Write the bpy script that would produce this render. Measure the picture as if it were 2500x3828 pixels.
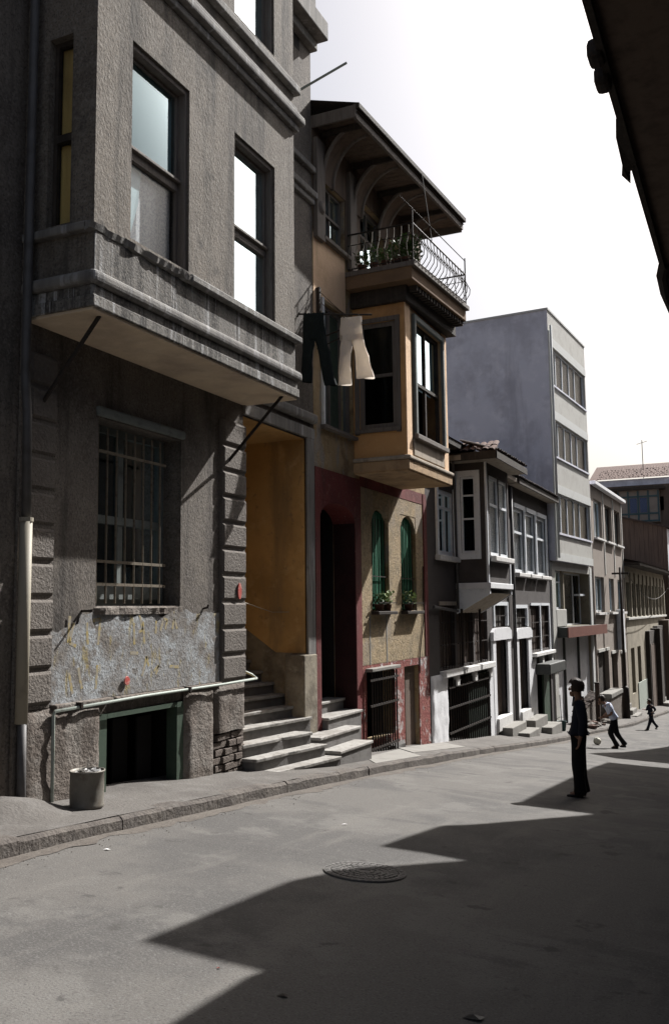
import bpy, bmesh, math, random
from mathutils import Vector, Matrix
random.seed(7)
for o in list(bpy.data.objects): bpy.data.objects.remove(o)
sc = bpy.context.scene
C = sc.collection
R = math.radians

# ------------------------------------------------------------ camera, sky, sun
cd = bpy.data.cameras.new('camera'); cam = bpy.data.objects.new('camera', cd); C.objects.link(cam)
cd.sensor_fit = 'VERTICAL'; cd.sensor_height = 36.0; cd.sensor_width = 36.0; cd.lens = 36.0*3400/3828
cd.clip_start = 0.05; cd.clip_end = 2000
pit, rol, yaw = R(6.163), R(-0.621), R(24.79)
vd = Vector((-math.sin(yaw)*math.cos(pit), math.cos(yaw)*math.cos(pit), math.sin(pit)))
vr = Vector((math.cos(yaw), math.sin(yaw), 0)); vu = vr.cross(vd)
cr = vr*math.cos(rol)+vu*math.sin(rol); cu = -vr*math.sin(rol)+vu*math.cos(rol)
cam.matrix_world = Matrix(((cr.x, cu.x, -vd.x, 0), (cr.y, cu.y, -vd.y, 0), (cr.z, cu.z, -vd.z, 0), (0, 0, 0, 1)))
sc.camera = cam
SUN = Vector((1.0, 2.9, 2.8)).normalized()
elev = math.asin(SUN.z); azim = math.atan2(SUN.x, SUN.y)
w = bpy.data.worlds.new('World'); sc.world = w; w.use_nodes = True
nt = w.node_tree; nt.nodes.clear()
wo = nt.nodes.new('ShaderNodeOutputWorld'); bg = nt.nodes.new('ShaderNodeBackground'); sk = nt.nodes.new('ShaderNodeTexSky')
sk.sky_type = 'NISHITA'; sk.sun_disc = False; sk.sun_elevation = elev; sk.sun_rotation = azim
sk.air_density = 1.0; sk.dust_density = 6.0; sk.ozone_density = 1.0; sk.altitude = 50
hs = nt.nodes.new('ShaderNodeHueSaturation'); hs.inputs['Saturation'].default_value = 0.7
nt.links.new(sk.outputs[0], hs.inputs['Color']); nt.links.new(hs.outputs[0], bg.inputs[0])
bg.inputs[1].default_value = 0.062
nt.links.new(bg.outputs[0], wo.inputs[0])
ld = bpy.data.lights.new('sun', 'SUN'); lo = bpy.data.objects.new('sun', ld); C.objects.link(lo)
ld.energy = 5.0; ld.angle = R(0.5); ld.color = (1.0, 0.98, 0.955)
lo.rotation_euler = (-SUN).to_track_quat('-Z', 'Y').to_euler(); lo.location = (20, 40, 40)
sc.render.engine = 'CYCLES'
sc.view_settings.view_transform = 'Standard'; sc.view_settings.look = 'None'
sc.view_settings.exposure = 1.05; sc.view_settings.gamma = 1.0; sc.view_settings.use_curve_mapping = False

# ------------------------------------------------------------ materials
def M(name, col, layers=(), rough=.92, bump=0, bscale=30, bdet=6, metal=0, spec=.25, bdist=.02, bstretch=None, g=.55):
    """base colour; layers = (colour, scale xyz or float, lo, hi, strength) mixed over it by noise in world space"""
    col = tuple(min(.85, q*g) for q in col); layers = [(tuple(min(.85, q*g) for q in l[0]), *l[1:]) for l in layers]
    m = bpy.data.materials.new(name); m.use_nodes = True; t = m.node_tree; t.nodes.clear(); N = t.nodes.new; L = t.links.new
    out = N('ShaderNodeOutputMaterial'); p = N('ShaderNodeBsdfPrincipled'); L(p.outputs[0], out.inputs[0])
    p.inputs['Roughness'].default_value = rough; p.inputs['Metallic'].default_value = metal
    p.inputs['Specular IOR Level'].default_value = spec
    g = N('ShaderNodeNewGeometry'); cur = None
    for i, l in enumerate(layers):
        c2, s, lo_, hi_ = l[:4]; st = l[4] if len(l) > 4 else 1.0
        mp = N('ShaderNodeMapping'); L(g.outputs['Position'], mp.inputs[0])
        s3 = (s, s, s) if not isinstance(s, tuple) else s
        mp.inputs['Scale'].default_value = s3; mp.inputs['Location'].default_value = (3.7*i+1.3, 7.1*i, 2.9*i)
        n = N('ShaderNodeTexNoise'); n.inputs['Scale'].default_value = 1.0; n.inputs['Detail'].default_value = 7; n.inputs['Roughness'].default_value = .62
        L(mp.outputs[0], n.inputs['Vector'])
        mr = N('ShaderNodeMapRange'); mr.inputs[1].default_value = lo_; mr.inputs[2].default_value = hi_; mr.inputs[4].default_value = st
        L(n.outputs[0], mr.inputs[0])
        mx = N('ShaderNodeMix'); mx.data_type = 'RGBA'
        L(mr.outputs[0], mx.inputs[0])
        if cur is None: mx.inputs[6].default_value = (*col, 1)
        else: L(cur, mx.inputs[6])
        mx.inputs[7].default_value = (*c2, 1); cur = mx.outputs[2]
    if cur is None: p.inputs['Base Color'].default_value = (*col, 1)
    else: L(cur, p.inputs['Base Color'])
    if bump:
        mp = N('ShaderNodeMapping'); L(g.outputs['Position'], mp.inputs[0])
        if bstretch: mp.inputs['Rotation'].default_value = bstretch[0]; mp.inputs['Scale'].default_value = bstretch[1]
        n = N('ShaderNodeTexNoise'); n.inputs['Scale'].default_value = bscale; n.inputs['Detail'].default_value = bdet; n.inputs['Roughness'].default_value = .6
        L(mp.outputs[0], n.inputs['Vector'])
        b = N('ShaderNodeBump'); b.inputs['Strength'].default_value = bump; b.inputs['Distance'].default_value = bdist
        L(n.outputs[0], b.inputs['Height']); L(b.outputs[0], p.inputs['Normal'])
    return m

def glass_mat(name, tint=(.75, .8, .8), ior=1.9, rough=.02):
    m = bpy.data.materials.new(name); m.use_nodes = True; t = m.node_tree; t.nodes.clear(); N = t.nodes.new; L = t.links.new
    out = N('ShaderNodeOutputMaterial'); mx = N('ShaderNodeMixShader'); fr = N('ShaderNodeFresnel'); fr.inputs[0].default_value = ior
    tr = N('ShaderNodeBsdfTransparent'); tr.inputs[0].default_value = (*tint, 1)
    gl = N('ShaderNodeBsdfGlossy'); gl.inputs['Roughness'].default_value = rough; gl.inputs[0].default_value = (.74, .92, 1, 1)
    g = N('ShaderNodeNewGeometry'); n = N('ShaderNodeTexNoise'); n.inputs['Scale'].default_value = 1.7; L(g.outputs['Position'], n.inputs['Vector'])
    b = N('ShaderNodeBump'); b.inputs['Strength'].default_value = .12; b.inputs['Distance'].default_value = .01; L(n.outputs[0], b.inputs['Height']); L(b.outputs[0], gl.inputs['Normal'])
    L(fr.outputs[0], mx.inputs[0]); L(tr.outputs[0], mx.inputs[1]); L(gl.outputs[0], mx.inputs[2]); L(mx.outputs[0], out.inputs[0])
    return m

DIAG = ((R(-35), 0, 0), (1.0, 1.0, .7))
K = {}
K['stucco'] = M('grey_brown_roughcast', (.335, .29, .24), [((.21, .18, .148), .9, .42, .66, .95), ((.39, .35, .30), 2.3, .52, .68, .7), ((.48, .44, .395), 30, .48, .7, .8), ((.11, .102, .095), 44, .5, .66, .85), ((.085, .077, .07), (2.6, 2.6, .2), .49, .64, .9), ((.42, .385, .34), 9, .5, .75, .5), ((.09, .082, .075), 1.7, .6, .68, .7)], bump=.4, bscale=34, bdet=9, bdist=.03, bstretch=DIAG, g=0.5)
K['stuccoF'] = M('brown_roughcast', (.28, .245, .21), [((.17, .148, .13), 1.0, .42, .64, .95), ((.36, .315, .265), 2.6, .52, .68, .7), ((.40, .36, .325), 30, .48, .7, .8), ((.10, .088, .08), 44, .5, .66, .85), ((.075, .066, .06), (2.4, 2.4, .22), .5, .64, .85), ((.33, .295, .265), 8, .5, .75, .5)], bump=.4, bscale=34, bdet=9, bdist=.03, bstretch=DIAG, g=0.5)
K['render'] = M('smooth_grey_render', (.31, .295, .275), [((.17, .165, .16), (5, 5, .6), .45, .68, .95), ((.58, .58, .58), (9, 9, .9), .55, .68, .8), ((.12, .115, .11), 7, .6, .75, .6)], bump=.4, bscale=40, g=0.62)
K['streaked'] = M('streak_stained_render', (.26, .245, .225), [((.075, .07, .066), (7, 7, .5), .46, .60, .95), ((.62, .62, .62), (11, 11, .6), .56, .63, .9), ((.36, .33, .29), 26, .5, .66, .7), ((.08, .074, .068), 40, .52, .66, .7)], bump=.45, bscale=34, bdet=9, bdist=.025, g=.6)
K['soffit'] = M('ochre_stained_soffit', (.36, .29, .21), [((.23, .18, .14), 1.6, .45, .7, .8), ((.45, .38, .30), 5, .5, .8, .5)], bump=.3, bscale=30, g=1.7)
K['quoin'] = M('quoin_stone', (.30, .265, .235), [((.20, .175, .155), 3, .45, .7, .7), ((.42, .385, .35), 26, .5, .75, .6), ((.13, .115, .105), 45, .55, .7, .6)], bump=.7, bscale=34, bdet=9, bdist=.035, g=0.47)
K['whitewash'] = M('worn_whitewash_with_yellow_marks', (.42, .42, .42), [((.27, .24, .21), 2.0, .46, .57, .95), ((.60, .64, .67), 2.6, .5, .6, .85), ((.26, .225, .195), 6.5, .57, .62, .8), ((.50, .40, .16), (6, 7, 2.2), .58, .64, .8), ((.20, .19, .18), 17, .54, .66, .8), ((.34, .31, .28), 34, .5, .62, .7)], bump=.5, bscale=30, bdet=9, bdist=.025, g=0.52)
K['yellowmark'] = M('faded_yellow_paint', (.44, .35, .15), [((.36, .33, .28), 16, .42, .55, .9)], g=.72)
K['plinth'] = M('eroded_plinth_plaster', (.25, .21, .18), [((.36, .325, .29), 3, .48, .62, .9), ((.13, .105, .09), 6, .55, .7, .8), ((.45, .42, .39), 18, .58, .75, .6)], bump=.7, bscale=20, bdet=9, bdist=.05, g=0.5)
K['brick'] = M('exposed_brick', (.25, .205, .175), [((.33, .28, .245), 14, .45, .7, .9), ((.11, .085, .075), 22, .55, .7, .7)], bump=.8, bscale=50, bdist=.02, g=0.46)
K['woodgrey'] = M('weathered_grey_wood', (.20, .175, .155), [((.12, .10, .09), (20, 20, 1.5), .45, .7, .8), ((.30, .28, .26), (30, 30, 2), .55, .75, .6)], bump=.4, bscale=60, rough=.8, g=0.75)
K['wooddark'] = M('dark_weathered_wood', (.075, .062, .052), [((.14, .115, .095), (18, 18, 1.5), .5, .75, .8), ((.03, .026, .024), 5, .5, .7, .7)], bump=.4, bscale=50, rough=.85)
K['woodbrown'] = M('brown_painted_wood', (.10, .065, .048), [((.055, .038, .03), (14, 14, 1.2), .45, .7, .8)], bump=.2, bscale=50, rough=.7)
K['iron'] = M('rusty_dark_iron', (.05, .042, .038), [((.13, .075, .045), 30, .5, .7, .6)], rough=.7, metal=.3)
K['ironbar'] = M('pale_rusted_window_bar', (.30, .255, .19), [((.16, .11, .075), 20, .5, .65, .8)], rough=.75, g=0.5)
K['pipe'] = M('pale_green_pipe_paint', (.50, .56, .50), [((.30, .28, .22), 8, .55, .7, .7)], rough=.6, g=0.6)
K['cream'] = M('cream_pipe_paint', (.62, .56, .44), [((.35, .30, .24), 5, .55, .7, .6)], rough=.6, g=0.42)
K['zinc'] = M('dull_zinc_pipe', (.17, .165, .165), [((.10, .09, .085), 6, .45, .7, .7)], rough=.6, metal=.3)
K['ochre'] = M('ochre_wall_paint', (.40, .25, .10), [((.27, .165, .065), 1.0, .42, .62, .9), ((.45, .31, .15), 4, .55, .7, .6), ((.20, .135, .07), (2.5, 2.5, .4), .55, .68, .7), ((.17, .12, .07), 9, .6, .68, .6)], bump=.25, bscale=18, rough=.85, g=1.2)
K['dado'] = M('dirty_cream_dado', (.29, .255, .195), [((.13, .11, .085), 2.5, .45, .62, .8), ((.42, .385, .32), 6, .55, .7, .6)], bump=.4, bscale=20, g=0.8)
K['tread'] = M('worn_pale_marble_tread', (.68, .655, .61), [((.47, .44, .40), 3, .45, .62, .9), ((.34, .31, .28), 9, .52, .64, .8), ((.26, .235, .21), 22, .58, .66, .7)], bump=.2, bscale=20, rough=.7, g=0.43)
K['riser'] = M('grey_stone_riser', (.33, .315, .30), [((.22, .20, .19), 4, .45, .65, .8)], bump=.4, bscale=30, g=0.45)
K['green'] = M('dark_green_paint', (.085, .125, .09), [((.05, .075, .055), 6, .5, .7, .7), ((.16, .16, .12), 16, .6, .7, .5)], rough=.6)
K['gategreen'] = M('blackened_green_paint', (.05, .075, .055), [((.03, .045, .035), 6, .45, .65, .9)], rough=.7)
K['greyblue'] = M('grey_green_window_paint', (.22, .245, .235), [((.13, .145, .14), 9, .5, .7, .8)], rough=.7, g=0.7)
K['shutter'] = M('bottle_green_shutter', (.03, .15, .085), [((.02, .095, .06), (20, 20, 1.5), .45, .7, .8)], rough=.6, g=0.85)
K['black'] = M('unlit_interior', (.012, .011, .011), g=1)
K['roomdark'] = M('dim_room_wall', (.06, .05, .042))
K['yellow'] = M('weathered_yellow_stucco', (.40, .295, .165), [((.50, .38, .23), 1.5, .42, .62, .9), ((.22, .15, .085), 2.2, .48, .62, .9), ((.33, .31, .285), (3, 3, 1.0), .54, .62, .85), ((.55, .44, .29), 20, .55, .7, .5)], bump=.8, bscale=22, bdist=.035, g=0.75)
K['yellowrough'] = M('coarse_yellow_stone_plaster', (.40, .305, .18), [((.27, .215, .135), 3, .45, .62, .9), ((.56, .45, .30), 14, .5, .68, .8), ((.13, .10, .07), 24, .53, .66, .8), ((.30, .26, .22), (1.2, 1.2, 1.0), .52, .66, .8)], bump=.6, bscale=26, bdet=9, bdist=.035, g=0.75)
K['peach'] = M('sunlit_peach_plaster', (.62, .44, .29), [((.50, .34, .21), 2, .45, .65, .8), ((.36, .25, .16), (6, 6, 1), .58, .7, .6)], bump=.4, bscale=18, g=1.2)  # peach plaster with sunlight put into its colour
K['orange'] = M('ochre_bay_plaster', (.40, .275, .16), [((.25, .165, .10), 1.8, .46, .64, .9), ((.54, .40, .25), 6, .55, .7, .6), ((.20, .15, .10), (4, 4, .5), .55, .68, .7)], bump=.4, bscale=22, g=0.95)
K['bayside2'] = M('brown_ochre_bay_plaster', (.36, .205, .09), [((.22, .12, .055), 2, .46, .66, .8), ((.46, .30, .16), 8, .55, .75, .4)], bump=.4, bscale=22, g=1.45)
K['red'] = M('dark_red_wall_paint', (.23, .05, .048), [((.15, .035, .035), 2.0, .42, .62, .9), ((.32, .14, .115), 9, .58, .66, .7), ((.10, .03, .028), (3, 3, .5), .55, .68, .8), ((.36, .24, .20), 24, .62, .68, .6)], bump=.4, bscale=24, rough=.8, g=0.6)
K['shaded_reveal'] = M('shaded_maroon_paint', (.05, .018, .018), [((.03, .012, .012), 3, .45, .65, .9)], g=.6)  # maroon darkened to carry the shade on the door reveal
K['redpeel'] = M('peeling_red_and_white_plaster', (.26, .075, .065), [((.52, .49, .48), 3.4, .53, .58, .9), ((.30, .12, .09), 11, .5, .6, .8), ((.22, .19, .17), (5, 5, 7), .6, .66, .8)], bump=.9, bscale=20, bdist=.04, g=0.72)
K['bayside'] = M('brown_bay_boarding', (.155, .10, .06), [((.10, .065, .042), 3, .45, .7, .8)], bump=.3, bscale=30, g=1.2)
K['greyply'] = M('greyed_panel_wood', (.36, .31, .25), [((.20, .175, .15), (7, 7, .9), .48, .66, .8)], bump=.3, bscale=26, g=1)
K['dkpaint'] = M('dark_brown_grey_boarding', (.105, .092, .088), [((.075, .065, .062), 2, .45, .7, .8), ((.15, .135, .13), 18, .55, .75, .5)], bump=.35, bscale=22, g=0.6)
K['white'] = M('chalky_white_paint', (.74, .745, .76), [((.58, .58, .60), 4, .5, .7, .7)], bump=.25, bscale=20, g=0.85)
K['whitetrim'] = M('white_window_paint', (.66, .69, .72), [((.46, .47, .49), 9, .52, .7, .6)], rough=.6, g=0.95)
K['concrete'] = M('white_concrete_sill', (.72, .71, .69), [((.50, .48, .46), 9, .5, .68, .7)], bump=.3, bscale=30, g=0.8)
K['bluegrey'] = M('bare_blue_grey_cement', (.35, .355, .40), [((.26, .26, .295), 0.9, .45, .62, .8), ((.43, .43, .47), 2.2, .5, .7, .6), ((.21, .21, .24), (1.6, 1.6, .25), .55, .7, .6)], bump=.15, bscale=12, g=1.75)
K['pale'] = M('pale_cement_render', (.42, .415, .385), [((.35, .335, .31), 2.2, .46, .66, .8), ((.47, .465, .44), 14, .5, .75, .5)], bump=.4, bscale=24, g=1)
K['paleband'] = M('pale_cement_edge_band', (.50, .51, .495), [((.42, .42, .40), 3, .5, .7, .6)], bump=.2, bscale=24, g=1)
K['beige'] = M('beige_pink_render', (.40, .34, .29), [((.32, .265, .225), 1.8, .45, .66, .8), ((.46, .41, .36), 12, .5, .75, .5)], bump=.3, bscale=24, g=0.6)
K['cream2'] = M('faded_cream_render', (.46, .41, .31), [((.30, .255, .19), 1.2, .46, .64, .8), ((.20, .165, .12), 3, .58, .7, .8)], bump=.3, bscale=20, g=0.55)
K['sign'] = M('red_brown_sign_paint', (.25, .10, .075), [((.18, .07, .055), 3, .45, .7, .7)], rough=.6, g=0.65)
K['signdark'] = M('dark_grey_sign_tin', (.055, .058, .055), [((.10, .10, .085), 6, .5, .7, .6)], rough=.6, g=0.8)
K['curtain'] = M('brown_curtain', (.20, .15, .105), [((.13, .095, .07), (9, 9, .5), .45, .6, .9)], g=1.5)
K['lace'] = M('white_lace_curtain', (.5, .51, .53), [((.33, .34, .37), 30, .48, .55, .8)], bump=.3, bscale=50, g=1.1)
K['sheet'] = M('white_window_paper', (.58, .74, .79), g=1)
K['ochrecloth'] = M('ochre_curtain', (.55, .40, .15), [((.20, .13, .05), (1, 9, .4), .45, .6, .8)], g=1.5)
K['bluelace'] = M('dim_blue_lace', (.10, .13, .22), [((.05, .07, .13), 18, .48, .6, .8)], g=0.8)
K['tile'] = M('red_clay_tile', (.22, .135, .11), [((.30, .21, .175), 9, .45, .65, .9), ((.14, .085, .07), 5, .52, .7, .8)], bump=.4, bscale=30)
K['tiledark'] = M('sooty_clay_tile', (.10, .075, .065), [((.26, .19, .15), 8, .55, .7, .9)], bump=.4, bscale=30)
K['road'] = M('dusty_worn_asphalt', (.235, .22, .203), [((.16, .152, .145), .45, .46, .56, .9), ((.29, .275, .255), 1.1, .53, .6, .8), ((.15, .142, .135), (.35, 1.1, 1), .56, .6, .7), ((.30, .28, .255), (3.0, .5, 1), .54, .66, .6), ((.34, .33, .315), 60, .52, .66, .7), ((.11, .105, .10), 75, .54, .66, .8), ((.12, .112, .105), 2.6, .63, .67, .8)], bump=.5, bscale=70, bdist=.012, g=.4)
K['patch'] = M('old_tar_patch', (.185, .175, .165), [((.14, .132, .125), 2.1, .42, .6, .9), ((.29, .275, .26), 60, .52, .66, .7), ((.10, .095, .09), 75, .54, .66, .8), ((.23, .215, .2), 5, .5, .62, .8)], bump=.5, bscale=70, bdist=.012, g=.4)
K['dust'] = M('brown_gutter_dust', (.225, .195, .168), [((.17, .145, .125), 4, .42, .6, .9), ((.28, .25, .22), 22, .5, .66, .8), ((.13, .115, .10), 50, .54, .66, .8)], bump=.5, bscale=60, bdist=.012, g=.42)
K['tar'] = M('dark_crack_dirt', (.10, .092, .085))
K['walk'] = M('dusty_cement_pavement', (.255, .235, .215), [((.19, .172, .158), 1.0, .44, .62, .9), ((.34, .32, .30), 3, .5, .7, .7), ((.13, .115, .105), 9, .62, .68, .6)], bump=.7, bscale=30, bdist=.02, g=0.4)
K['kerb'] = M('worn_kerb_stone', (.245, .215, .19), [((.15, .13, .118), 2.5, .45, .62, .9), ((.31, .285, .26), 10, .5, .7, .6)], bump=.8, bscale=22, bdist=.03, g=0.42)
K['slab'] = M('pale_pavement_slab', (.50, .48, .44), [((.36, .335, .305), 3, .48, .66, .8)], bump=.4, bscale=26, g=0.4)
K['dirt'] = M('dry_dirt', (.23, .195, .165), [((.15, .12, .10), 7, .45, .65, .8), ((.33, .30, .27), 20, .55, .7, .6)], bump=.9, bscale=40, bdist=.03, g=0.45)
K['castiron'] = M('dusty_cast_iron', (.15, .142, .135), [((.21, .20, .188), 9, .45, .65, .9)], rough=.6, metal=.2, bump=.3, bscale=60, g=0.56)
K['tin'] = M('rusty_tin', (.26, .24, .205), [((.15, .115, .085), 6, .5, .66, .8), ((.36, .34, .30), 12, .5, .7, .5)], rough=.55, metal=.25, bump=.2, bscale=14, g=0.55)
K['paper'] = M('crumpled_white_paper', (.75, .74, .72), g=0.9)
K['pot'] = M('clay_pot', (.16, .08, .055), [((.10, .05, .035), 12, .5, .7, .7)])
K['leaf'] = M('plant_leaf', (.06, .11, .03), [((.035, .07, .02), 9, .45, .65, .9)], rough=.6, g=0.9)
K['leafpale'] = M('pale_plant_leaf', (.30, .36, .17), [((.16, .22, .08), 14, .45, .65, .9)], rough=.6, g=0.9)
K['trsdark'] = M('black_green_cloth', (.016, .024, .024), [((.03, .045, .04), 8, .5, .7, .7)], bump=.4, bscale=18)
K['trswhite'] = M('off_white_cloth', (.70, .645, .58), [((.55, .52, .53), 5, .48, .66, .7)], bump=.5, bscale=14, bdist=.03, g=1.15)
K['navy'] = M('navy_shirt_cloth', (.018, .022, .038), bump=.3, bscale=14, bdist=.03)
K['blacktr'] = M('black_trouser_cloth', (.012, .0115, .013), bump=.3, bscale=14, bdist=.03)
K['bluewhite'] = M('pale_blue_shirt_cloth', (.42, .46, .56), bump=.4, bscale=14, bdist=.03, g=1)
K['skin'] = M('tanned_skin', (.34, .19, .125), rough=.6, g=0.6)
K['hair'] = M('dark_brown_hair', (.055, .032, .02), rough=.6, bump=.8, bscale=60, bdist=.02)
K['shoe'] = M('black_shoe_leather', (.014, .012, .012), rough=.5)
K['ball'] = M('pale_leather', (.62, .60, .50), rough=.6, g=0.8)
K['balldk'] = M('ball_seam', (.06, .06, .055), rough=.6)
K['redspot'] = M('faded_red_paint', (.48, .09, .075), [((.62, .35, .30), 22, .5, .62, .8)], rough=.6, g=0.8)
K['teal'] = M('teal_painted_timber', (.06, .105, .115), [((.04, .065, .07), 6, .5, .7, .7)], g=0.9)
K['oldwood'] = M('old_brown_boarding', (.115, .085, .066), [((.07, .052, .042), (8, 8, .8), .45, .66, .8)], bump=.3, bscale=30, g=1.1)
K['bucket'] = M('dark_teal_plastic', (.03, .085, .085), rough=.5)
K['bright'] = M('bright_green_paint', (.04, .22, .07), rough=.6, g=0.9)
K['stone'] = M('rubble_stone', (.36, .33, .30), [((.22, .20, .18), 8, .45, .65, .8)], bump=.6, bscale=20)
def cloth_through(m, f):
    t = m.node_tree; p = next(n for n in t.nodes if n.type == 'BSDF_PRINCIPLED'); o = next(n for n in t.nodes if n.type == 'OUTPUT_MATERIAL')
    tr = t.nodes.new('ShaderNodeBsdfTranslucent'); mx = t.nodes.new('ShaderNodeMixShader'); mx.inputs[0].default_value = f; tr.inputs[0].default_value = (.8, .72, .62, 1)
    t.links.new(p.outputs[0], mx.inputs[1]); t.links.new(tr.outputs[0], mx.inputs[2]); t.links.new(mx.outputs[0], o.inputs[0])
cloth_through(K['trswhite'], .4)
K['glass'] = glass_mat('old_window_glass', ior=1.145)
def clear_mat(name, tint, gl_):
    m = bpy.data.materials.new(name); m.use_nodes = True; t = m.node_tree; t.nodes.clear(); N = t.nodes.new; L = t.links.new
    out = N('ShaderNodeOutputMaterial'); mx = N('ShaderNodeMixShader'); mx.inputs[0].default_value = gl_; tr = N('ShaderNodeBsdfTransparent'); tr.inputs[0].default_value = (*tint, 1); g = N('ShaderNodeBsdfGlossy'); g.inputs['Roughness'].default_value = .25
    L(tr.outputs[0], mx.inputs[1]); L(g.outputs[0], mx.inputs[2]); L(mx.outputs[0], out.inputs[0]); return m
K['glassopen'] = clear_mat('dusty_matt_glass', (.85, .86, .86), .05)
K['glassdim'] = glass_mat('dusty_window_glass', (.5, .52, .52), 1.25, .08)

# ------------------------------------------------------------ mesh helpers
FX = lambda x: (lambda a, n, z: (x+n, a, z))      # a wall that faces the street (+X): a = along street, n = outwards
FY = lambda y: (lambda a, n, z: (a, y-n, z))      # a wall that faces back up the street (-Y)
ID = lambda a, b, c: (a, b, c)
class MB:
    def __init__(s, f=ID): s.v = []; s.f = []; s.map = f
    def add(s, pts, faces):
        b = len(s.v); s.v += [s.map(*p) for p in pts]; s.f += [tuple(i+b for i in q) for q in faces]; return s
    def quad(s, *pts): return s.add(pts, [tuple(range(len(pts)))])
    def box(s, x0, x1, y0, y1, z0, z1, skip=''):
        P = [(x0, y0, z0), (x1, y0, z0), (x1, y1, z0), (x0, y1, z0), (x0, y0, z1), (x1, y0, z1), (x1, y1, z1), (x0, y1, z1)]
        F = {'b': (3, 2, 1, 0), 't': (4, 5, 6, 7), 'f': (0, 1, 5, 4), 'r': (1, 2, 6, 5), 'k': (2, 3, 7, 6), 'l': (3, 0, 4, 7)}
        return s.add(P, [q for k, q in F.items() if k not in skip])
    def prism(s, poly, z0, z1):                  # poly in (a,b), extruded along c
        n = len(poly); P = [(a, b, z0) for a, b in poly]+[(a, b, z1) for a, b in poly]
        return s.add(P, [tuple(range(n-1, -1, -1)), tuple(range(n, 2*n))]+[(i, (i+1) % n, n+(i+1) % n, n+i) for i in range(n)])
    def wall(s, a0, a1, z0, z1, holes=(), d=.25, n=0):
        As = sorted({a0, a1, *[h[0] for h in holes], *[h[1] for h in holes]}); Zs = sorted({z0, z1, *[h[2] for h in holes], *[h[3] for h in holes]})
        As = [a for a in As if a0 <= a <= a1]; Zs = [z for z in Zs if z0 <= z <= z1]
        for i in range(len(As)-1):
            for j in range(len(Zs)-1):
                ca, cz = (As[i]+As[i+1])/2, (Zs[j]+Zs[j+1])/2
                if any(h[0] < ca < h[1] and h[2] < cz < h[3] for h in holes): continue
                s.quad((As[i], n, Zs[j]), (As[i+1], n, Zs[j]), (As[i+1], n, Zs[j+1]), (As[i], n, Zs[j+1]))
        for h in holes:
            b0, b1, c0, c1 = h[:4]; dd = h[4] if len(h) > 4 else d
            s.quad((b0, n, c0), (b0, n-dd, c0), (b0, n-dd, c1), (b0, n, c1)); s.quad((b1, n, c0), (b1, n, c1), (b1, n-dd, c1), (b1, n-dd, c0))
            s.quad((b0, n, c1), (b0, n-dd, c1), (b1, n-dd, c1), (b1, n, c1)); s.quad((b0, n, c0), (b1, n, c0), (b1, n-dd, c0), (b0, n-dd, c0))
        return s
    def arch(s, a0, a1, zs, zt, n0, n1, k=10):   # fills the corners between a rectangular hole and an arch inside it
        ca = (a0+a1)/2; ra = (a1-a0)/2; rz = zt-zs
        pts = [(ca-ra*math.cos(math.pi*i/k), zs+rz*math.sin(math.pi*i/k)) for i in range(k+1)]
        for (p, q) in zip(pts, pts[1:]):
            zz = zt+.003
            s.quad((p[0], n0, p[1]), (q[0], n0, q[1]), (q[0], n0, zz), (p[0], n0, zz))
            s.quad((p[0], n0, p[1]), (q[0], n0, q[1]), (q[0], n1, q[1]), (p[0], n1, p[1]))
        return s
    def tube(s, pts, r, k=8, cap=True):
        pts = [Vector(p) for p in pts]; rs = r if isinstance(r, (list, tuple)) else [r]*len(pts); rings = []
        up = None
        for i, p in enumerate(pts):
            t = (pts[min(i+1, len(pts)-1)]-pts[max(i-1, 0)]).normalized()
            if up is None: up = Vector((0, 0, 1)) if abs(t.z) < .9 else Vector((1, 0, 0))
            a = t.cross(up).normalized(); b = a.cross(t).normalized(); up = b
            rings.append([tuple(p+(a*math.cos(2*math.pi*j/k)+b*math.sin(2*math.pi*j/k))*rs[i]) for j in range(k)])
        P = [q for rg in rings for q in rg]; F = []
        for i in range(len(rings)-1):
            for j in range(k): F.append((i*k+j, i*k+(j+1) % k, (i+1)*k+(j+1) % k, (i+1)*k+j))
        if cap: F += [tuple(range(k-1, -1, -1)), tuple(range((len(rings)-1)*k, len(rings)*k))]
        return s.add(P, F)
    def lathe(s, prof, c=(0, 0, 0), k=24):
        P = []; F = []; n = len(prof)
        for j in range(k):
            a = 2*math.pi*j/k; P += [(c[0]+r*math.cos(a), c[1]+r*math.sin(a), c[2]+z) for r, z in prof]
        for j in range(k):
            for i in range(n-1): F.append((j*n+i, ((j+1) % k)*n+i, ((j+1) % k)*n+i+1, j*n+i+1))
        return s.add(P, F)
    def mesh(s, name, off=(0, 0, 0)):
        me = bpy.data.meshes.new(name); me.from_pydata([(v[0]-off[0], v[1]-off[1], v[2]-off[2]) for v in s.v], [], s.f); me.update(); return me

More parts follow.
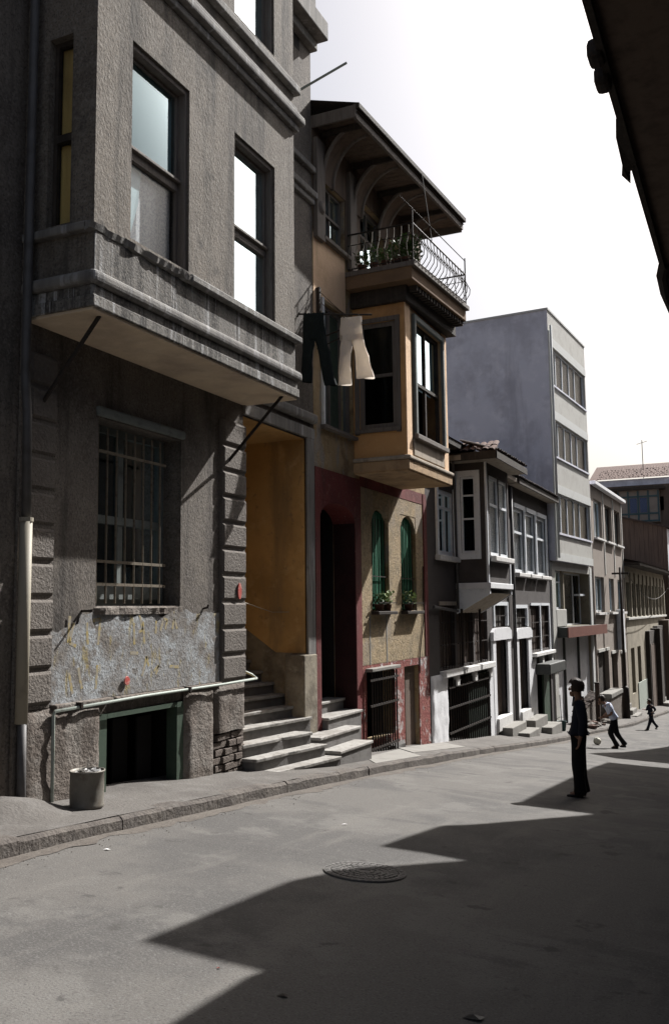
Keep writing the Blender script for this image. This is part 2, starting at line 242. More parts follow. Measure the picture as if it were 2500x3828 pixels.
def bev(o, w=.01, seg=2):
    m = o.modifiers.new('bevel', 'BEVEL'); m.width = w; m.segments = seg; m.limit_method = 'ANGLE'; m.angle_limit = R(40); return o
def smooth(o):
    for p in o.data.polygons: p.use_smooth = True
    return o
def tag(o, label, cat, group=None):
    o['label'] = label; o['category'] = cat
    if group: o['group'] = group
    return o
def mobj(name, me, mat=None, parent=None, loc=None, rot=None):
    o = bpy.data.objects.new(name, me); C.objects.link(o)
    if mat and not me.materials: me.materials.append(K[mat])
    if parent: o.parent = parent
    if loc: o.location = loc
    if rot: o.rotation_euler = rot
    return o
class Thing:
    """an Empty at a thing's base; parts are meshed in design coordinates and moved by off"""
    def __init__(s, name, label, cat, loc, rz=0, off=None, group=None):
        s.e = bpy.data.objects.new(name, None); C.objects.link(s.e); s.e.empty_display_size = .2
        s.e.location = loc; s.e.rotation_euler = (0, 0, rz); s.off = Vector(loc if off is None else off); tag(s.e, label, cat, group)
    def part(s, name, mb, mat, parent=None, bevel=0, sm=False, seg=2):
        o = mobj(name, mb.mesh(name, s.off), mat, parent or s.e)
        if bevel: bev(o, bevel, seg)
        if sm: smooth(o)
        return o
    def box(s, name, mat, b, parent=None, bevel=0, f=ID, seg=2): return s.part(name, MB(f).box(*b), mat, parent, bevel, seg=seg)
def struct(name, mb, mat, sm=False, parent=None):
    o = mobj(name, mb.mesh(name), mat, parent)
    if sm: smooth(o)
    if not parent: o['kind'] = 'structure'
    return o

def window(T, f, a0, a1, z0, z1, n, fw=.07, fd=.06, mull=(), trans=(), mw=.05, fmat='woodgrey', glass='glass', back=None, bn=.12, name='window', parent=None, low=None):
    """frame as the part, each pane a sub-part, optional curtain behind"""
    m = MB(f); e = .002
    m.box(a0-e, a0+fw, n-fd, n, z0-e, z1+e); m.box(a1-fw, a1+e, n-fd, n, z0-e, z1+e)
    m.box(a0+fw-e, a1-fw+e, n-fd+e, n-e, z1-fw, z1+e); m.box(a0+fw-e, a1-fw+e, n-fd+e, n-e, z0-e, z0+fw)
    ms = [a0+fw]; 
    for q in mull: m.box(q-mw/2, q+mw/2, n-fd+2*e, n-2*e, z0+fw-e, z1-fw+e); ms += [q-mw/2, q+mw/2]
    ms.append(a1-fw); ts = [z0+fw]
    for q in trans: m.box(a0+fw-e, a1-fw+e, n-fd-e, n+.012, q-mw/2, q+mw/2); ts += [q-mw/2, q+mw/2]
    ts.append(z1-fw)
    w = T.part(name, m, fmat, parent)
    if parent: return w
    if glass:
        for i in range(0, len(ms), 2):
            for j in range(0, len(ts), 2):
                p = MB(f).box(ms[i]-.01, ms[i+1]+.01, n-fd*.6-.004, n-fd*.6, ts[j]-.01, ts[j+1]+.01); T.part('pane', p, low if (low and j == 0) else glass, w)
    if back:
        c = MB(f); k = max(4, int((a1-a0)/.06)); P = [(a0+.01+(a1-a0-.02)*i/k, n-fd-bn+.018*math.sin(i*2.1+a0*7)) for i in range(k+1)]
        for p, q in zip(P, P[1:]): c.quad((p[0], p[1], z0+.02), (q[0], q[1], z0+.02), (q[0], q[1], z1-.02), (p[0], p[1], z1-.02))
        T.part('curtain', c, back, w)
    return w
def bars(T, f, a0, a1, z0, z1, n, cnt, hz, r, mat, name='grille', k=6):
    """one iron grille: the cross bars are the part, every upright a sub-part"""
    hb = [MB(f).box(a0-.03, a1+.03, n-r*.7, n+r*.7, z-r, z+r) for z in hz]
    g = T.part(name, hb[0], mat)
    for q in hb[1:]: T.part('cross_bar', q, mat, g)
    for i in range(cnt):
        a = a0+(a1-a0)*(i+.5)/cnt; T.part('bar', MB(f).tube([(a, n, z0), (a, n, z1)], r*.85, k), mat, g)
    return g

# ------------------------------------------------------------ the slope of the street
KY = [-60, 0, 5.41, 9.59, 12.87, 16.83, 24.82, 28.19, 40, 60, 90, 400]; KZ = [2.9, -1.33, -1.72, -2.03, -2.31, -2.67, -3.49, -3.81, -4.7, -5.9, -7.4, -9]
def itp(x, X, Y):
    for i in range(len(X)-1):
        if x <= X[i+1]: return Y[i]+(Y[i+1]-Y[i])*(x-X[i])/(X[i+1]-X[i])
    return Y[-1]
kz = lambda y: itp(y, KY, KZ)
fac = lambda y: itp(y, [-60, 31.2, 37, 45, 61, 100], [-6.4, -6.4, -5.86, -5.75, -5.35, -3.4])
kerbx = lambda y: itp(y, [-60, 30, 37, 45, 61, 100], [-5.33, -5.33, -4.85, -4.7, -4.2, -2.3])
gz = lambda x, y: kz(y)-.13-.045*(x-kerbx(y))
def grid(mb, xs, ys, fz):
    P = []; F = []; n = len(ys)
    for i in range(len(xs(0))):
        pass
    for y in ys:
        P += [(x, y, fz(x, y)) for x in xs(y)]
    m = len(xs(ys[0]))
    for j in range(n-1):
        for i in range(m-1): F.append((j*m+i, j*m+i+1, (j+1)*m+i+1, (j+1)*m+i))
    return mb.add(P, F)
from mathutils import noise as mn
struct('ground', grid(MB(), lambda y: [-400, -60, -15, -8, 0, 8, 30, 400], [-60, -30, 0, 5, 9, 13, 17, 25, 28, 40, 60, 90, 200, 700], lambda x, y: kz(y)-.55), 'dirt')
ys = [-12+.4*i for i in range(230)]
def roadz(x, y): return gz(x, y)+.025*mn.noise((x*.5, y*.35, 0))+.008*mn.noise((x*2, y*1.3, 4))
struct('road', grid(MB(), lambda y: [kerbx(y)-.1+i*(7.6/20) for i in range(21)], ys, roadz), 'road', True)
road_ = bpy.data.objects['road']
for pts_ in ([(-1.9, 9.0), (-1.5, 9.6), (-1.45, 10.3), (-1.0, 11.2)], [(-1.7, 12.2), (-1.2, 13.4), (-1.3, 14.6), (-.9, 16)]):
    m = MB(); fine = []
    for (a, b), (c, d) in zip(pts_, pts_[1:]):
        for q in range(8): t_ = q/8; x_ = a+(c-a)*t_; y_ = b+(d-b)*t_; fine.append((x_+.04*mn.noise((x_*6, y_*6, 1)), y_+.05*mn.noise((x_*6, y_*6, 7))))
    for k in range(len(fine)-1):
        (a, b), (c, d) = fine[k], fine[k+1]; w0, w1 = (.004+.009*abs(mn.noise((a*5, b*5, 3))) for _ in (0, 1)); m.quad((a, b-w0, roadz(a, b)+.004), (c, d-w1, roadz(c, d)+.004), (c, d+w1, roadz(c, d)+.004), (a, b+w0, roadz(a, b)+.004))
    struct('crack', m, 'tar', parent=road_)
m = MB(); P = []; nn_ = 320
for k in range(nn_+1):
    y_ = 1+34*k/nn_; wd_ = .16+.16*mn.noise((y_*.7, 0, 9))+.10*mn.noise((y_*3.1, 2, 9))+.04*mn.noise((y_*11, 2, 9)); P += [(kerbx(y_)-.02, y_, roadz(kerbx(y_), y_)+.006), (kerbx(y_)+max(.03, wd_), y_, roadz(kerbx(y_)+wd_, y_)+.0035)]
struct('gutter_dirt', m.add(P, [(2*k, 2*k+1, 2*k+3, 2*k+2) for k in range(nn_)]), 'dust', parent=road_)
for cx_, cy_, ra, rb, mt in ():
    m = MB(); P = [(cx_, cy_, roadz(cx_, cy_)+.003)]; nn_ = 40
    for rr_ in (.5, 1.0):
        for k in range(nn_):
            a = 2*math.pi*k/nn_; q = rr_*(1+.35*mn.noise((math.cos(a)*1.3+cx_, math.sin(a)*1.3, cy_))+.1*mn.noise((math.cos(a)*5, math.sin(a)*5, cy_))); x_, y_ = cx_+ra*q*math.cos(a), cy_+rb*q*math.sin(a); P.append((x_, y_, roadz(x_, y_)+.003))
    struct('asphalt_patch', m.add(P, [(0, 1+k, 1+(k+1) % nn_) for k in range(nn_)]+[(1+k, 1+nn_+k, 1+nn_+(k+1) % nn_, 1+(k+1) % nn_) for k in range(nn_)]), mt, parent=road_)
def walkz(x, y): return kz(y)+(.03+max(0, min(.1, (y-16)*.01)))*(kerbx(y)-x)/1.1+.012*mn.noise((x*1.5, y*1.1, 2))-.004
walk = struct('pavement', grid(MB(), lambda y: [fac(y)-.3, fac(y)+.1, fac(y)+.3, fac(y)+.5, fac(y)+.7, kerbx(y)-.16, kerbx(y)-.05], [y for y in ys if y > -6], walkz), 'walk', True)
y = -5.0; i = 0
while y < 58:
    l = random.uniform(1.0, 1.7); m = MB(); n = 6; sec = []
    for j in range(n+1):
        yy = y+.006+(l-.012)*j/n; xx = kerbx(yy)+random.uniform(-.008, .008); zt = kz(yy)+random.uniform(-.012, .006)
        sec.append([(xx-.17, yy, zt-.3), (xx-.17, yy, zt+.002), (xx-.025, yy, zt), (xx+.004, yy, zt-.03), (xx+.012, yy, zt-.3)])
    P = [p for q in sec for p in q]; F = [(0, 1, 2, 3, 4), tuple(n*5+4-q for q in range(5))]
    for j in range(n):
        for q in range(4): F.append((j*5+q, j*5+q+1, (j+1)*5+q+1, (j+1)*5+q))
    o = struct('kerb_stone', m.add(P, F), 'kerb', parent=walk); y += l; i += 1
for poly in ([(-5.95, 13.95), (-5.45, 13.2), (-5.42, 15.2), (-6.2, 16.2)], [(-6.3, 16.4), (-5.75, 15.7), (-5.6, 18.4), (-6.3, 19.0)]):
    m = MB(); m.add([(x, y, walkz(x, y)+.012) for x, y in poly]+[(x, y, walkz(x, y)-.1) for x, y in poly], [(0, 1, 2, 3), (0, 1, 5, 4), (1, 2, 6, 5), (2, 3, 7, 6), (3, 0, 4, 7)])
    struct('paving_slab', m, 'slab', parent=walk)
m = MB(); n = 26   # trodden dirt and cement round the foot of the wall
P = [(-6.25, 6.35, walkz(-6.25, 6.35)+.14)]
for k in range(n):
    a = 2*math.pi*k/n; rr = 1+.18*mn.noise((math.cos(a)*2, math.sin(a)*2, 1)); P.append((-6.2+.2*rr*math.cos(a), 6.35+.28*rr*math.sin(a), walkz(-6.2, 6.35+.28*math.sin(a))+.1))
for k in range(n):
    a = 2*math.pi*k/n; rr = 1+.3*mn.noise((math.cos(a)*2, math.sin(a)*2, 5)); x_, y_ = -6.1+.45*rr*math.cos(a), 6.35+.62*rr*math.sin(a); P.append((x_, y_, walkz(x_, y_)-.01))
F = [(0, 1+k, 1+(k+1) % n) for k in range(n)]+[(1+k, 1+n+k, 1+n+(k+1) % n, 1+(k+1) % n) for k in range(n)]
struct('cement_mound', m.add(P, F), 'walk', True, parent=walk)

# ------------------------------------------------------------ grey stucco house with the bay (nearest)
F = -6.4; B = -5.6
h1 = Thing('bay_house', 'tall grey roughcast house with an upper bay, barred window and stone steps', 'house', (F, 6.62, -2.0))
f = FX(F); fb = FX(B)
h1.part('wall', MB(f).wall(6.62, 13.075, -3.0, 10.0, [(7.77, 9.34, .07, 2.12, .34), (7.8, 9.4, -2.3, -1.07, .22), (10.84, 12.78, -2.6, 2.72, .02)]), 'stuccoF')
m = MB(); m.box(-14, F, 6.62, 13.075, -3.0, 10.0, 'r'); h1.part('side_wall', m, 'stucco')
m = MB()                                             # plaster band below the window, worn plinth
m.map = f; nn_ = 90; P = []
for k in range(nn_+1):
    a = 7.07+3.15*k/nn_; P += [(a, .012, -.9), (a, .012, -.01+.09*mn.noise((a*2.3, 0, 4))+.05*mn.noise((a*9, 1, 4))-(.12 if a < 7.5 else 0))]
m.add(P, [(2*k, 2*k+2, 2*k+3, 2*k+1) for k in range(nn_)]); h1.part('whitewashed_band', m, 'whitewash')
def strokes(T, segs, n, mat, wd=.018, name='paint_mark'):
    for sg in segs:
        for (a, z), (b, y) in zip(sg, sg[1:]):
            d = Vector((b-a, y-z)); q = Vector((-d.y, d.x)).normalized()*wd; T.part(name, MB(f).add([(a+q.x, n, z+q.y), (b+q.x, n, y+q.y), (b-q.x, n, y-q.y), (a-q.x, n, z-q.y)], [(0, 1, 2, 3)]), mat)
def rough_slab(a0, a1, z0, z1, n, seed, amp=.03, k=14):
    m = MB(f); P = []
    kz_ = max(4, int((z1-z0)/.07)); ka = max(4, int((a1-a0)/.07))
    for j in range(kz_+1):
        for i in range(ka+1):
            a = a0+(a1-a0)*i/ka; z = z0+(z1-z0)*j/kz_; e = min(i, ka-i, kz_-j)
            d = n+amp*mn.noise((a*3.1, z*3.1, seed))+amp*.5*mn.noise((a*9, z*9, seed)) if e else n*.4
            aa = a+(.02*mn.noise((z*9, seed, 1)) if i in (0, ka) else 0); P.append((aa, max(.004, d), z))
    Fc = [(j*(ka+1)+i, j*(ka+1)+i+1, (j+1)*(ka+1)+i+1, (j+1)*(ka+1)+i) for j in range(kz_) for i in range(ka)]
    return m.add(P, Fc)
strokes(h1, [[(7.36, -.03), (7.34, -.3)], [(7.42, -.1), (7.36, -.3), (7.46, -.34)], [(7.62, -.1), (7.64, -.33)], [(7.72, -.08), (7.84, -.07), (7.8, -.34)], [(8.42, -.12), (8.43, -.36)], [(8.52, -.03), (8.58, -.2), (8.5, -.22)], [(8.58, -.1), (8.62, -.36)], [(8.84, -.1), (8.83, -.25)], [(8.92, -.22), (8.98, -.08), (9.06, -.1), (9.02, -.2)], [(9.16, -.2), (9.2, -.08), (9.26, -.2)], [(8.36, -.45), (8.5, -.46)], [(8.58, -.72), (8.66, -.5), (8.7, -.62)], [(8.8, -.68), (8.9, -.62), (8.84, -.72)], [(9.1, -.64), (9.3, -.66)], [(7.5, -.56), (7.56, -.78)], [(7.8, -.55), (7.78, -.8)], [(7.36, -.6), (7.42, -.82)]], .0135, 'yellowmark')
h1.part('plinth', rough_slab(6.66, 7.83, -2.4, -.93, .07, 1), 'plinth', sm=True)
h1.part('plinth', rough_slab(9.38, 10.05, -2.5, -.95, .07, 2), 'plinth', sm=True)
h1.part('plinth', rough_slab(10.03, 10.82, -1.55, -.95, .07, 3), 'plinth', sm=True)
h1.part('plinth_ledge', MB(f).box(7.1, 8.0, 0, .085, -.96, -.9), 'plinth', bevel=.015)
h1.part('plinth_ledge', MB(f).box(8.05, 10.2, 0, .075, -.955, -.905), 'plinth', bevel=.015)
for r_ in range(8):                                  # bricks laid bare where the plaster has fallen
    zb = -2.34+r_*.098; a = 10.05+(.06 if r_ % 2 else 0)+random.uniform(0, .03)
    while a < 10.78:
        l = min(random.uniform(.15, .2), 10.83-a); nn = random.uniform(.015, .055)
        if l > .05: h1.part('brick', MB(f).box(a, a+l-.015, -.05, nn, zb, zb+.082), 'brick', bevel=.008)
        a += l
def quoins(a0, a1, zt, cnt, pitch, mat='quoin'):
    for i in range(cnt):
        z1 = zt-i*pitch; d = .065+random.uniform(-.006, .006); q = .022; z0 = z1-pitch+.032
        m = MB(f); m.add([(a0, 0, z0), (a1, 0, z0), (a1, 0, z1), (a0, 0, z1), (a0+.005, d-q, z0+.005), (a1-.002, d-q, z0+.005), (a1-.002, d-q, z1-.005), (a0+.005, d-q, z1-.005), (a0+q+.01, d, z0+q+.01), (a1-q, d, z0+q+.01), (a1-q, d, z1-q-.01), (a0+q+.01, d, z1-q-.01)],
            [(0, 1, 5, 4), (1, 2, 6, 5), (2, 3, 7, 6), (3, 0, 4, 7), (4, 5, 9, 8), (5, 6, 10, 9), (6, 7, 11, 10), (7, 4, 8, 11), (8, 9, 10, 11)])
        h1.part('quoin', m, mat)
quoins(10.23, 10.835, 2.56, 10, .349); quoins(6.68, 7.065, 2.58, 10, .349)
for a0, a1 in ((10.236, 10.83), (6.686, 7.06)): h1.part('quoin_backing', MB(f).box(a0, a1, -.01, .036, -.92, 2.57), 'quoin')
# barred ground-floor window
window(h1, f, 7.77, 9.34, .07, 2.12, -.26, .08, .07, mull=(8.5,), trans=(1.05,), mw=.09, fmat='greyblue', glass='glassdim', back='bluelace', bn=.1)
m = MB(f); m.box(7.72, 9.38, -.02, .05, 2.13, 2.24); h1.part('lintel', m, 'greyblue', bevel=.03)
h1.part('window_sill', rough_slab(7.72, 9.38, -.02, .072, .03, 8, .05), 'plinth')
bars(h1, f, 7.80, 9.12, .1, 2.05, -.10, 8, (.31, .56, 1.78), .016, 'ironbar')
h1.part('lower_panel', MB(f).box(7.86, 9.26, -.27, -.21, .15, .3), 'greyblue')
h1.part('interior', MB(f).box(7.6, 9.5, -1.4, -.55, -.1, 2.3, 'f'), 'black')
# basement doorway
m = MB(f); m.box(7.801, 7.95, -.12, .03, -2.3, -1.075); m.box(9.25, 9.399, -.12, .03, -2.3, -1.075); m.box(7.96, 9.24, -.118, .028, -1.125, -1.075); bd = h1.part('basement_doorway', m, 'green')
for a0, a1, n in ((8.0, 8.35, -.35), (8.62, 8.9, -.42), (8.93, 9.2, -.3)): h1.part('door_leaf', MB(f).box(a0, a1, n-.04, n, -2.3, -1.22), 'black', bd, bevel=.01)  # leaves coloured black for the darkness inside the doorway
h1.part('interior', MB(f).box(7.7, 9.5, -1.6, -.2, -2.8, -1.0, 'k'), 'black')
h1.part('threshold', rough_slab(7.75, 9.5, -2.3, -2.0, .03, 12), 'walk')
# entrance recess with stair
m = MB(); m.quad((F, 12.78, -2.6), (F-2.6, 12.78, -2.6), (F-2.6, 12.78, 2.72), (F, 12.78, 2.72)); h1.part('recess_wall', m, 'ochre')
m = MB(); m.quad((F, 10.84, -2.6), (F-2.6, 10.84, -2.6), (F-2.6, 10.84, 2.72), (F, 10.84, 2.72)); m.quad((F-2.6, 10.84, -2.6), (F-2.6, 12.78, -2.6), (F-2.6, 12.78, 2.72), (F-2.6, 10.84, 2.72)); m.quad((F, 10.84, 2.72), (F-2.6, 10.84, 2.72), (F-2.6, 12.78, 2.72), (F, 12.78, 2.72)); h1.part('recess_wall', m, 'ochre')
m = MB(); P = [(F-.002, -2.6), (F-2.6, -2.6), (F-2.6, .75), (F-.55, -.65), (F-.002, -.66)]
m.add([(x, 12.77, z) for x, z in P]+[(x, 12.78, z) for x, z in P], [(0, 1, 2, 3, 4), (3, 4, 9, 8), (2, 3, 8, 7)]); h1.part('dado', m, 'dado')
m = MB(f); m.box(12.782, 13.05, -.1, .03, -2.6, 2.75); h1.part('door_pier', m, 'render', bevel=.01)
m = MB(f); m.box(12.6, 13.06, -.3, .045, -2.55, -.68); h1.part('pier_base', m, 'dado', bevel=.02)
m = MB(f); m.box(10.838, 13.056, -.12, .036, 2.74, 2.92); h1.part('lintel', m, 'render', bevel=.01)
m = MB(f); m.box(10.6, 13.09, -.05, .09, 3.0, 3.16); h1.part('string_course', m, 'render', bevel=.05, seg=4)
st = [( -5.93-.215*i, -5.66-.215*i, -2.13+.17*i) for i in range(9)]
for i, (xl, xr, z) in enumerate(st):
    yl, yr = (10.76, 12.42-.035*i) if i < 3 else (10.86, 12.76)
    if i < 3: xl, xr = xl, xr
    m = MB(); P = [(xl-.03, yl), (xr-.03, yr), (-9.0+i*.001, yr), (-9.0+i*.001, yl)]
    if i < 3: P = [(xl-.03, yl+.02), (xr-.03, yr-.02), (-6.42 if i else -6.42, yr-.02), (-6.42, yl+.02)]
    m.prism(P, z-.34, z-.045); s_ = h1.part('step', m, 'riser', bevel=.01)
    m = MB(); n = 9; top = []
    for k in range(n+1):
        t = k/n; yy = yl+(yr-yl)*t; xx = xl+(xr-xl)*t+.012*mn.noise((yy*5, i*3.3, 0))-(.03 if (i < 3 and k in (3+i,)) else 0); top.append((xx, yy))
    if i == 0: top[0] = (top[0][0]-.06, top[0][1])
    bx = min(xl, xr)-.27
    m.prism(top+[(bx, yr), (bx, yl)], z-.045, z); h1.part('tread', m, 'tread', s_, bevel=.008)
h1.part('landing', MB().box(-8.99, -7.55, 10.85, 12.77, -.95, -.78), 'tread')
h1.part('stair_foot', rough_slab(10.1, 10.8, -2.6, -2.3, .05, 14), 'plinth')
# bay
bh = [(7.24, 8.29, 3.8, 5.95), (9.28, 10.32, 3.8, 5.95), (7.24, 8.29, 7.55, 9.5), (9.28, 10.32, 7.55, 9.5)]
h1.part('bay_front', MB(fb).wall(6.68, 10.88, 2.96, 10.0, bh, .3), 'stucco')
fs = FY(6.68); sh = [(-6.2, -5.9, 3.8, 5.78)]
m = MB(fs).wall(F-.01, B, 2.96, 10.0, sh, .2); m.map = ID; m.quad((F, 10.88, 2.96), (B, 10.88, 2.96), (B, 10.88, 10), (F, 10.88, 10)); m.quad((F, 6.68, 10), (B, 6.68, 10), (B, 10.88, 10), (F, 10.88, 10)); h1.part('bay_side', m, 'stucco')
h1.part('bay_soffit', MB().box(F-.05, B+.02, 6.66, 10.90, 2.87, 3.0), 'soffit', bevel=.01)
def band(T, z0, z1, p, mat, bv, seg=2, name='moulding', y0=6.68, y1=10.88): return T.part(name, MB().box(F-.05, B+p, y0-p, y1+p, z0, z1), mat, bevel=bv, seg=seg)
band(h1, 2.90, 3.02, .045, 'streaked', .012); band(h1, 3.125, 3.26, .085, 'render', .05, 3); band(h1, 3.02, 3.125, .025, 'streaked', .01); h1.part('apron', MB(fb).box(6.69, 10.87, -.02, .008, 3.262, 3.658), 'streaked')
band(h1, 6.74, 6.84, .06, 'render', .02); band(h1, 6.84, 6.97, .135, 'render', .04, 3); band(h1, 7.30, 7.42, .085, 'render', .02); band(h1, 7.02, 7.1, .05, 'render', .02)
band(h1, 9.6, 9.8, .14, 'render', .03); band(h1, 9.8, 10.1, .32, 'render', .06, 3)
h1.part('bay_sill', MB().box(F-.05, B+.085, 8.25, 10.965, 3.66, 3.755), 'render', bevel=.02)
m = MB(); n = 26; top = []                            # the near end of the sill is broken away
for k in range(n+1):
    t = k/n; top.append((B+.03+.05*t+.035*mn.noise((t*9, 0, 3))+.02*mn.noise((t*30, 0, 1)), 6.60+1.66*t, 3.74+.03*mn.noise((t*14, 2, 0))))
P = []
for x_, y_, z_ in top: P += [(B-.05, y_, z_), (x_, y_, z_-.01), (x_-.02, y_, z_-.07+.02*mn.noise((y_*11, 0, 0))), (B-.05, y_, 3.64)]
m.add(P, [(4*k+q, 4*k+q+1, 4*k+q+5, 4*k+q+4) for k in range(n) for q in range(3)]+[(0, 1, 2, 3)]); h1.part('broken_sill', m, 'render')
h1.part('bay_sill', MB().box(F-.05, B-.02, 6.60, 6.70, 3.66, 3.75), 'render', bevel=.02)
for z0, z1, p in ((6.72, 6.82, .06), (6.82, 6.93, .11), (7.28, 7.38, .08), (9.45, 9.62, .12), (9.62, 9.95, .3)):
    h1.part('moulding', MB().box(F-.05, F+p, 10.9, 13.085+p*.3, z0, z1), 'render', bevel=.02)
h1.part('parapet', MB().box(-14.1, F+.1, 6.6, 13.10, 10.0, 10.4), 'render')
h1.part('vent_hole', MB().box(F-.2, F+.004, 12.48, 12.66, 9.22, 9.46), 'black')
for a0, a1, z0, z1, zm in ((7.24, 8.29, 3.8, 5.95, 4.78), (9.28, 10.32, 3.8, 5.95, 4.74), (7.24, 8.29, 7.55, 9.5, 8.5), (9.28, 10.32, 7.55, 9.5, 8.5)):
    m = MB(fb); m.box(a0-.002, a0+.045, -.13, -.03, z0, z1+.002); m.box(a1-.045, a1+.002, -.13, -.03, z0, z1+.002); m.box(a0+.045, a1-.045, -.128, -.032, z1-.06, z1+.002); h1.part('window_casing', m, 'woodgrey', bevel=.008)
    w_ = window(h1, fb, a0+.04, a1-.04, z0, z1-.05, -.12, .045, .05, trans=(zm,), mw=.10, back=None, low='glassopen' if a0 < 9 else None)
    h1.part('meeting_rail', MB(fb).box(a0+.05, a1-.05, -.11, -.07, zm+.045, zm+.08), 'woodgrey', w_, bevel=.006)
    h1.part('blind', MB(fb).box(a0+.07, a1-.07, -.205, -.2, zm, z1-.05), 'sheet', w_)
    if a0 < 9: 
        m = MB(fb)
        for k in range(10):
            q0, q1 = a0+.08+.09*k, a0+.08+.09*(k+1); m.quad((q0, -.215+.015*(k % 2), z0), (q1, -.215+.015*((k+1) % 2), z0), (q1, -.215+.015*((k+1) % 2), zm), (q0, -.215+.015*(k % 2), zm))
        h1.part('lace_curtain', m, 'lace', w_)
        h1.part('lace_curtain', MB(fb).add([(a0+.07, -.19, zm-.03), (a0+.42, -.19, zm-.03), (a0+.36, -.185, zm-.45), (a0+.2, -.19, z0+.05), (a0+.07, -.19, z0+.1)], [(0, 1, 2, 3, 4)]), 'sheet', w_)  # pale piece cut to the shape of the sunlit part of the lace
    else: h1.part('blind', MB(fb).box(a0+.07, a1-.07, -.215, -.21, z0, zm), 'sheet', w_)
w_ = window(h1, fs, -6.2, -5.9, 3.8, 5.78, -.08, .05, .06, trans=(4.74,), mw=.08, fmat='wooddark', glass='glassopen', back='ochrecloth', bn=.02)
h1.part('interior', MB().box(F-2.5, B-.6, 6.9, 10.7, 3.3, 6.3, 'r'), 'roomdark')
h1.part('interior', MB().box(F-2.5, B-.6, 6.9, 10.7, 7.2, 9.7, 'r'), 'roomdark')
for y0_, y1_, zw in ((10.62, 10.36, 1.96), (6.86, 6.86, 2.05)):
    h1.part('iron_brace', MB().tube([(B-.06, y0_, 2.88), (F+.01, y1_, zw)], .022, 6), 'iron')
# pipes on the facade
h1.part('water_pipe', MB().tube([(F+.1, 7.06, -2.1), (F+.1, 7.05, -.99), (F+.11, 7.06, -.955), (F+.12, 8.5, -.93), (F+.12, 10.2, -.93), (F+.12, 11.0, -.915), (F+.02, 11.05, -.87), (F-.2, 10.9, -.75)], .017, 8), 'pipe', sm=True)
for yy in (7.4, 9.35): h1.part('pipe_clip', MB(f).box(yy, yy+.03, 0, .15, -.96, -.9), 'iron')
h1.part('hook', MB().tube([(F, 7.55, .02), (F+.15, 7.55, .02)], .014, 6), 'iron')
h1.part('hook', MB().tube([(F, 9.85, .04), (F+.06, 9.86, .05), (F+.07, 9.86, .09)], .014, 6), 'iron')
m = MB(); m.lathe([(0, .011), (.045, .01), (.05, 0)], k=14); o = h1.part('red_knob', m, 'redspot'); o.data.transform(Matrix.Translation(h1.off)); o.rotation_euler = (0, R(90), 0); o.location = Vector((F+.03, 8.28, -.75))-h1.off
m = MB(f); P = [(10.62+.045*math.cos(t*math.pi/8), .07, .27+.11*math.sin(t*math.pi/8)) for t in range(16)]; m.add(P+[(a, .085, z) for a, b, z in P], [tuple(range(16, 32))]+[(t, (t+1) % 16, 16+(t+1) % 16, 16+t) for t in range(16)]); h1.part('red_plate', m, 'redspot')
h1.part('wire', MB().tube([(F+.06, 10.7, .18), (F-.05, 10.84, .14), (F-.6, 12.76, -.02), (F-.3, 12.76, -.02)], .006, 5), 'cream')
h1.part('iron_rod', MB().tube([(F, 12.55, 8.45), (F+.75, 12.9, 8.95)], .02, 6), 'pipe')
dp = h1.part('downpipe', MB().tube([(F+.1, 6.56, 10.0), (F+.1, 6.56, 2.3), (F+.12, 6.58, 1.9), (F+.12, 6.6, .85)], .045, 10), 'zinc', sm=True)
h1.part('pipe_sleeve', MB().tube([(F+.12, 6.6, .9), (F+.12, 6.6, -1.02)], .058, 14), 'cream', dp, sm=True)
h1.part('pipe_collar', MB().tube([(F+.12, 6.6, .87), (F+.12, 6.6, .91)], .066, 14), 'cream', dp)
h1.part('pipe_foot', MB().tube([(F+.13, 6.6, -.98), (F+.13, 6.62, -2.0)], .042, 12), 'zinc', dp, sm=True)
# neighbour at the left edge
h0 = Thing('grey_house', 'dark grey house wall at the left edge beside the downpipe', 'house', (F, 3.0, -1.8))
h0.part('wall', MB(FX(F-.03)).wall(1.0, 6.61, -3, 9.0, [(2.6, 3.6, 0, 1.9), (4.6, 5.6, 0, 1.9), (2.6, 3.6, 4, 6), (4.6, 5.6, 4, 6)], .2), 'stuccoF')
h0.part('side_wall', MB().box(-14, F-.03, 1.0, 6.61, -3, 9.0, 'r'), 'stuccoF')
for a in (2.6, 4.6):
    for z in (0, 4): window(h0, FX(F-.03), a, a+1, z, z+1.95, -.12, .07, .06, mull=(a+.5,), trans=(z+1.2,), back='lace')
h0.part('plinth', MB().box(F-.1, F+.04, 1.0, 6.45, -3, -.95), 'plinth', bevel=.02)

# ------------------------------------------------------------ yellow house with bay and balcony
h2 = Thing('yellow_house', 'shabby yellow and red house with a projecting bay and a roofed balcony', 'house', (F, 13.08, -2.4))
hol2 = [(13.26, 14.68, -2.6, 1.80, 1.6), (15.45, 16.30, -.02, 1.89, .14), (16.96, 17.83, -.02, 1.89, .14), (15.10, 16.40, -2.32, -1.06, .2), (17.0, 17.85, -3.2, -1.13, .25), (13.42, 14.68, 3.07, 5.2, .2), (13.5, 14.42, 6.34, 7.36, .18), (15.1, 16.3, 6.0, 7.7, .2), (16.6, 17.6, 6.3, 7.5, .2)]
h2.part('wall', MB(f).wall(13.08, 18.5, -3.4, 8.25, hol2), 'yellow')
h2.part('side_wall', MB().box(-13, F, 13.08, 18.5, -3.4, 8.25, 'r'), 'yellow')
for a0, a1 in ((15.45, 16.30), (16.96, 17.83)):
    h2.part('window_arch', MB(f).arch(a0, a1, 1.55, 1.89, .003, -.14), 'yellowrough')
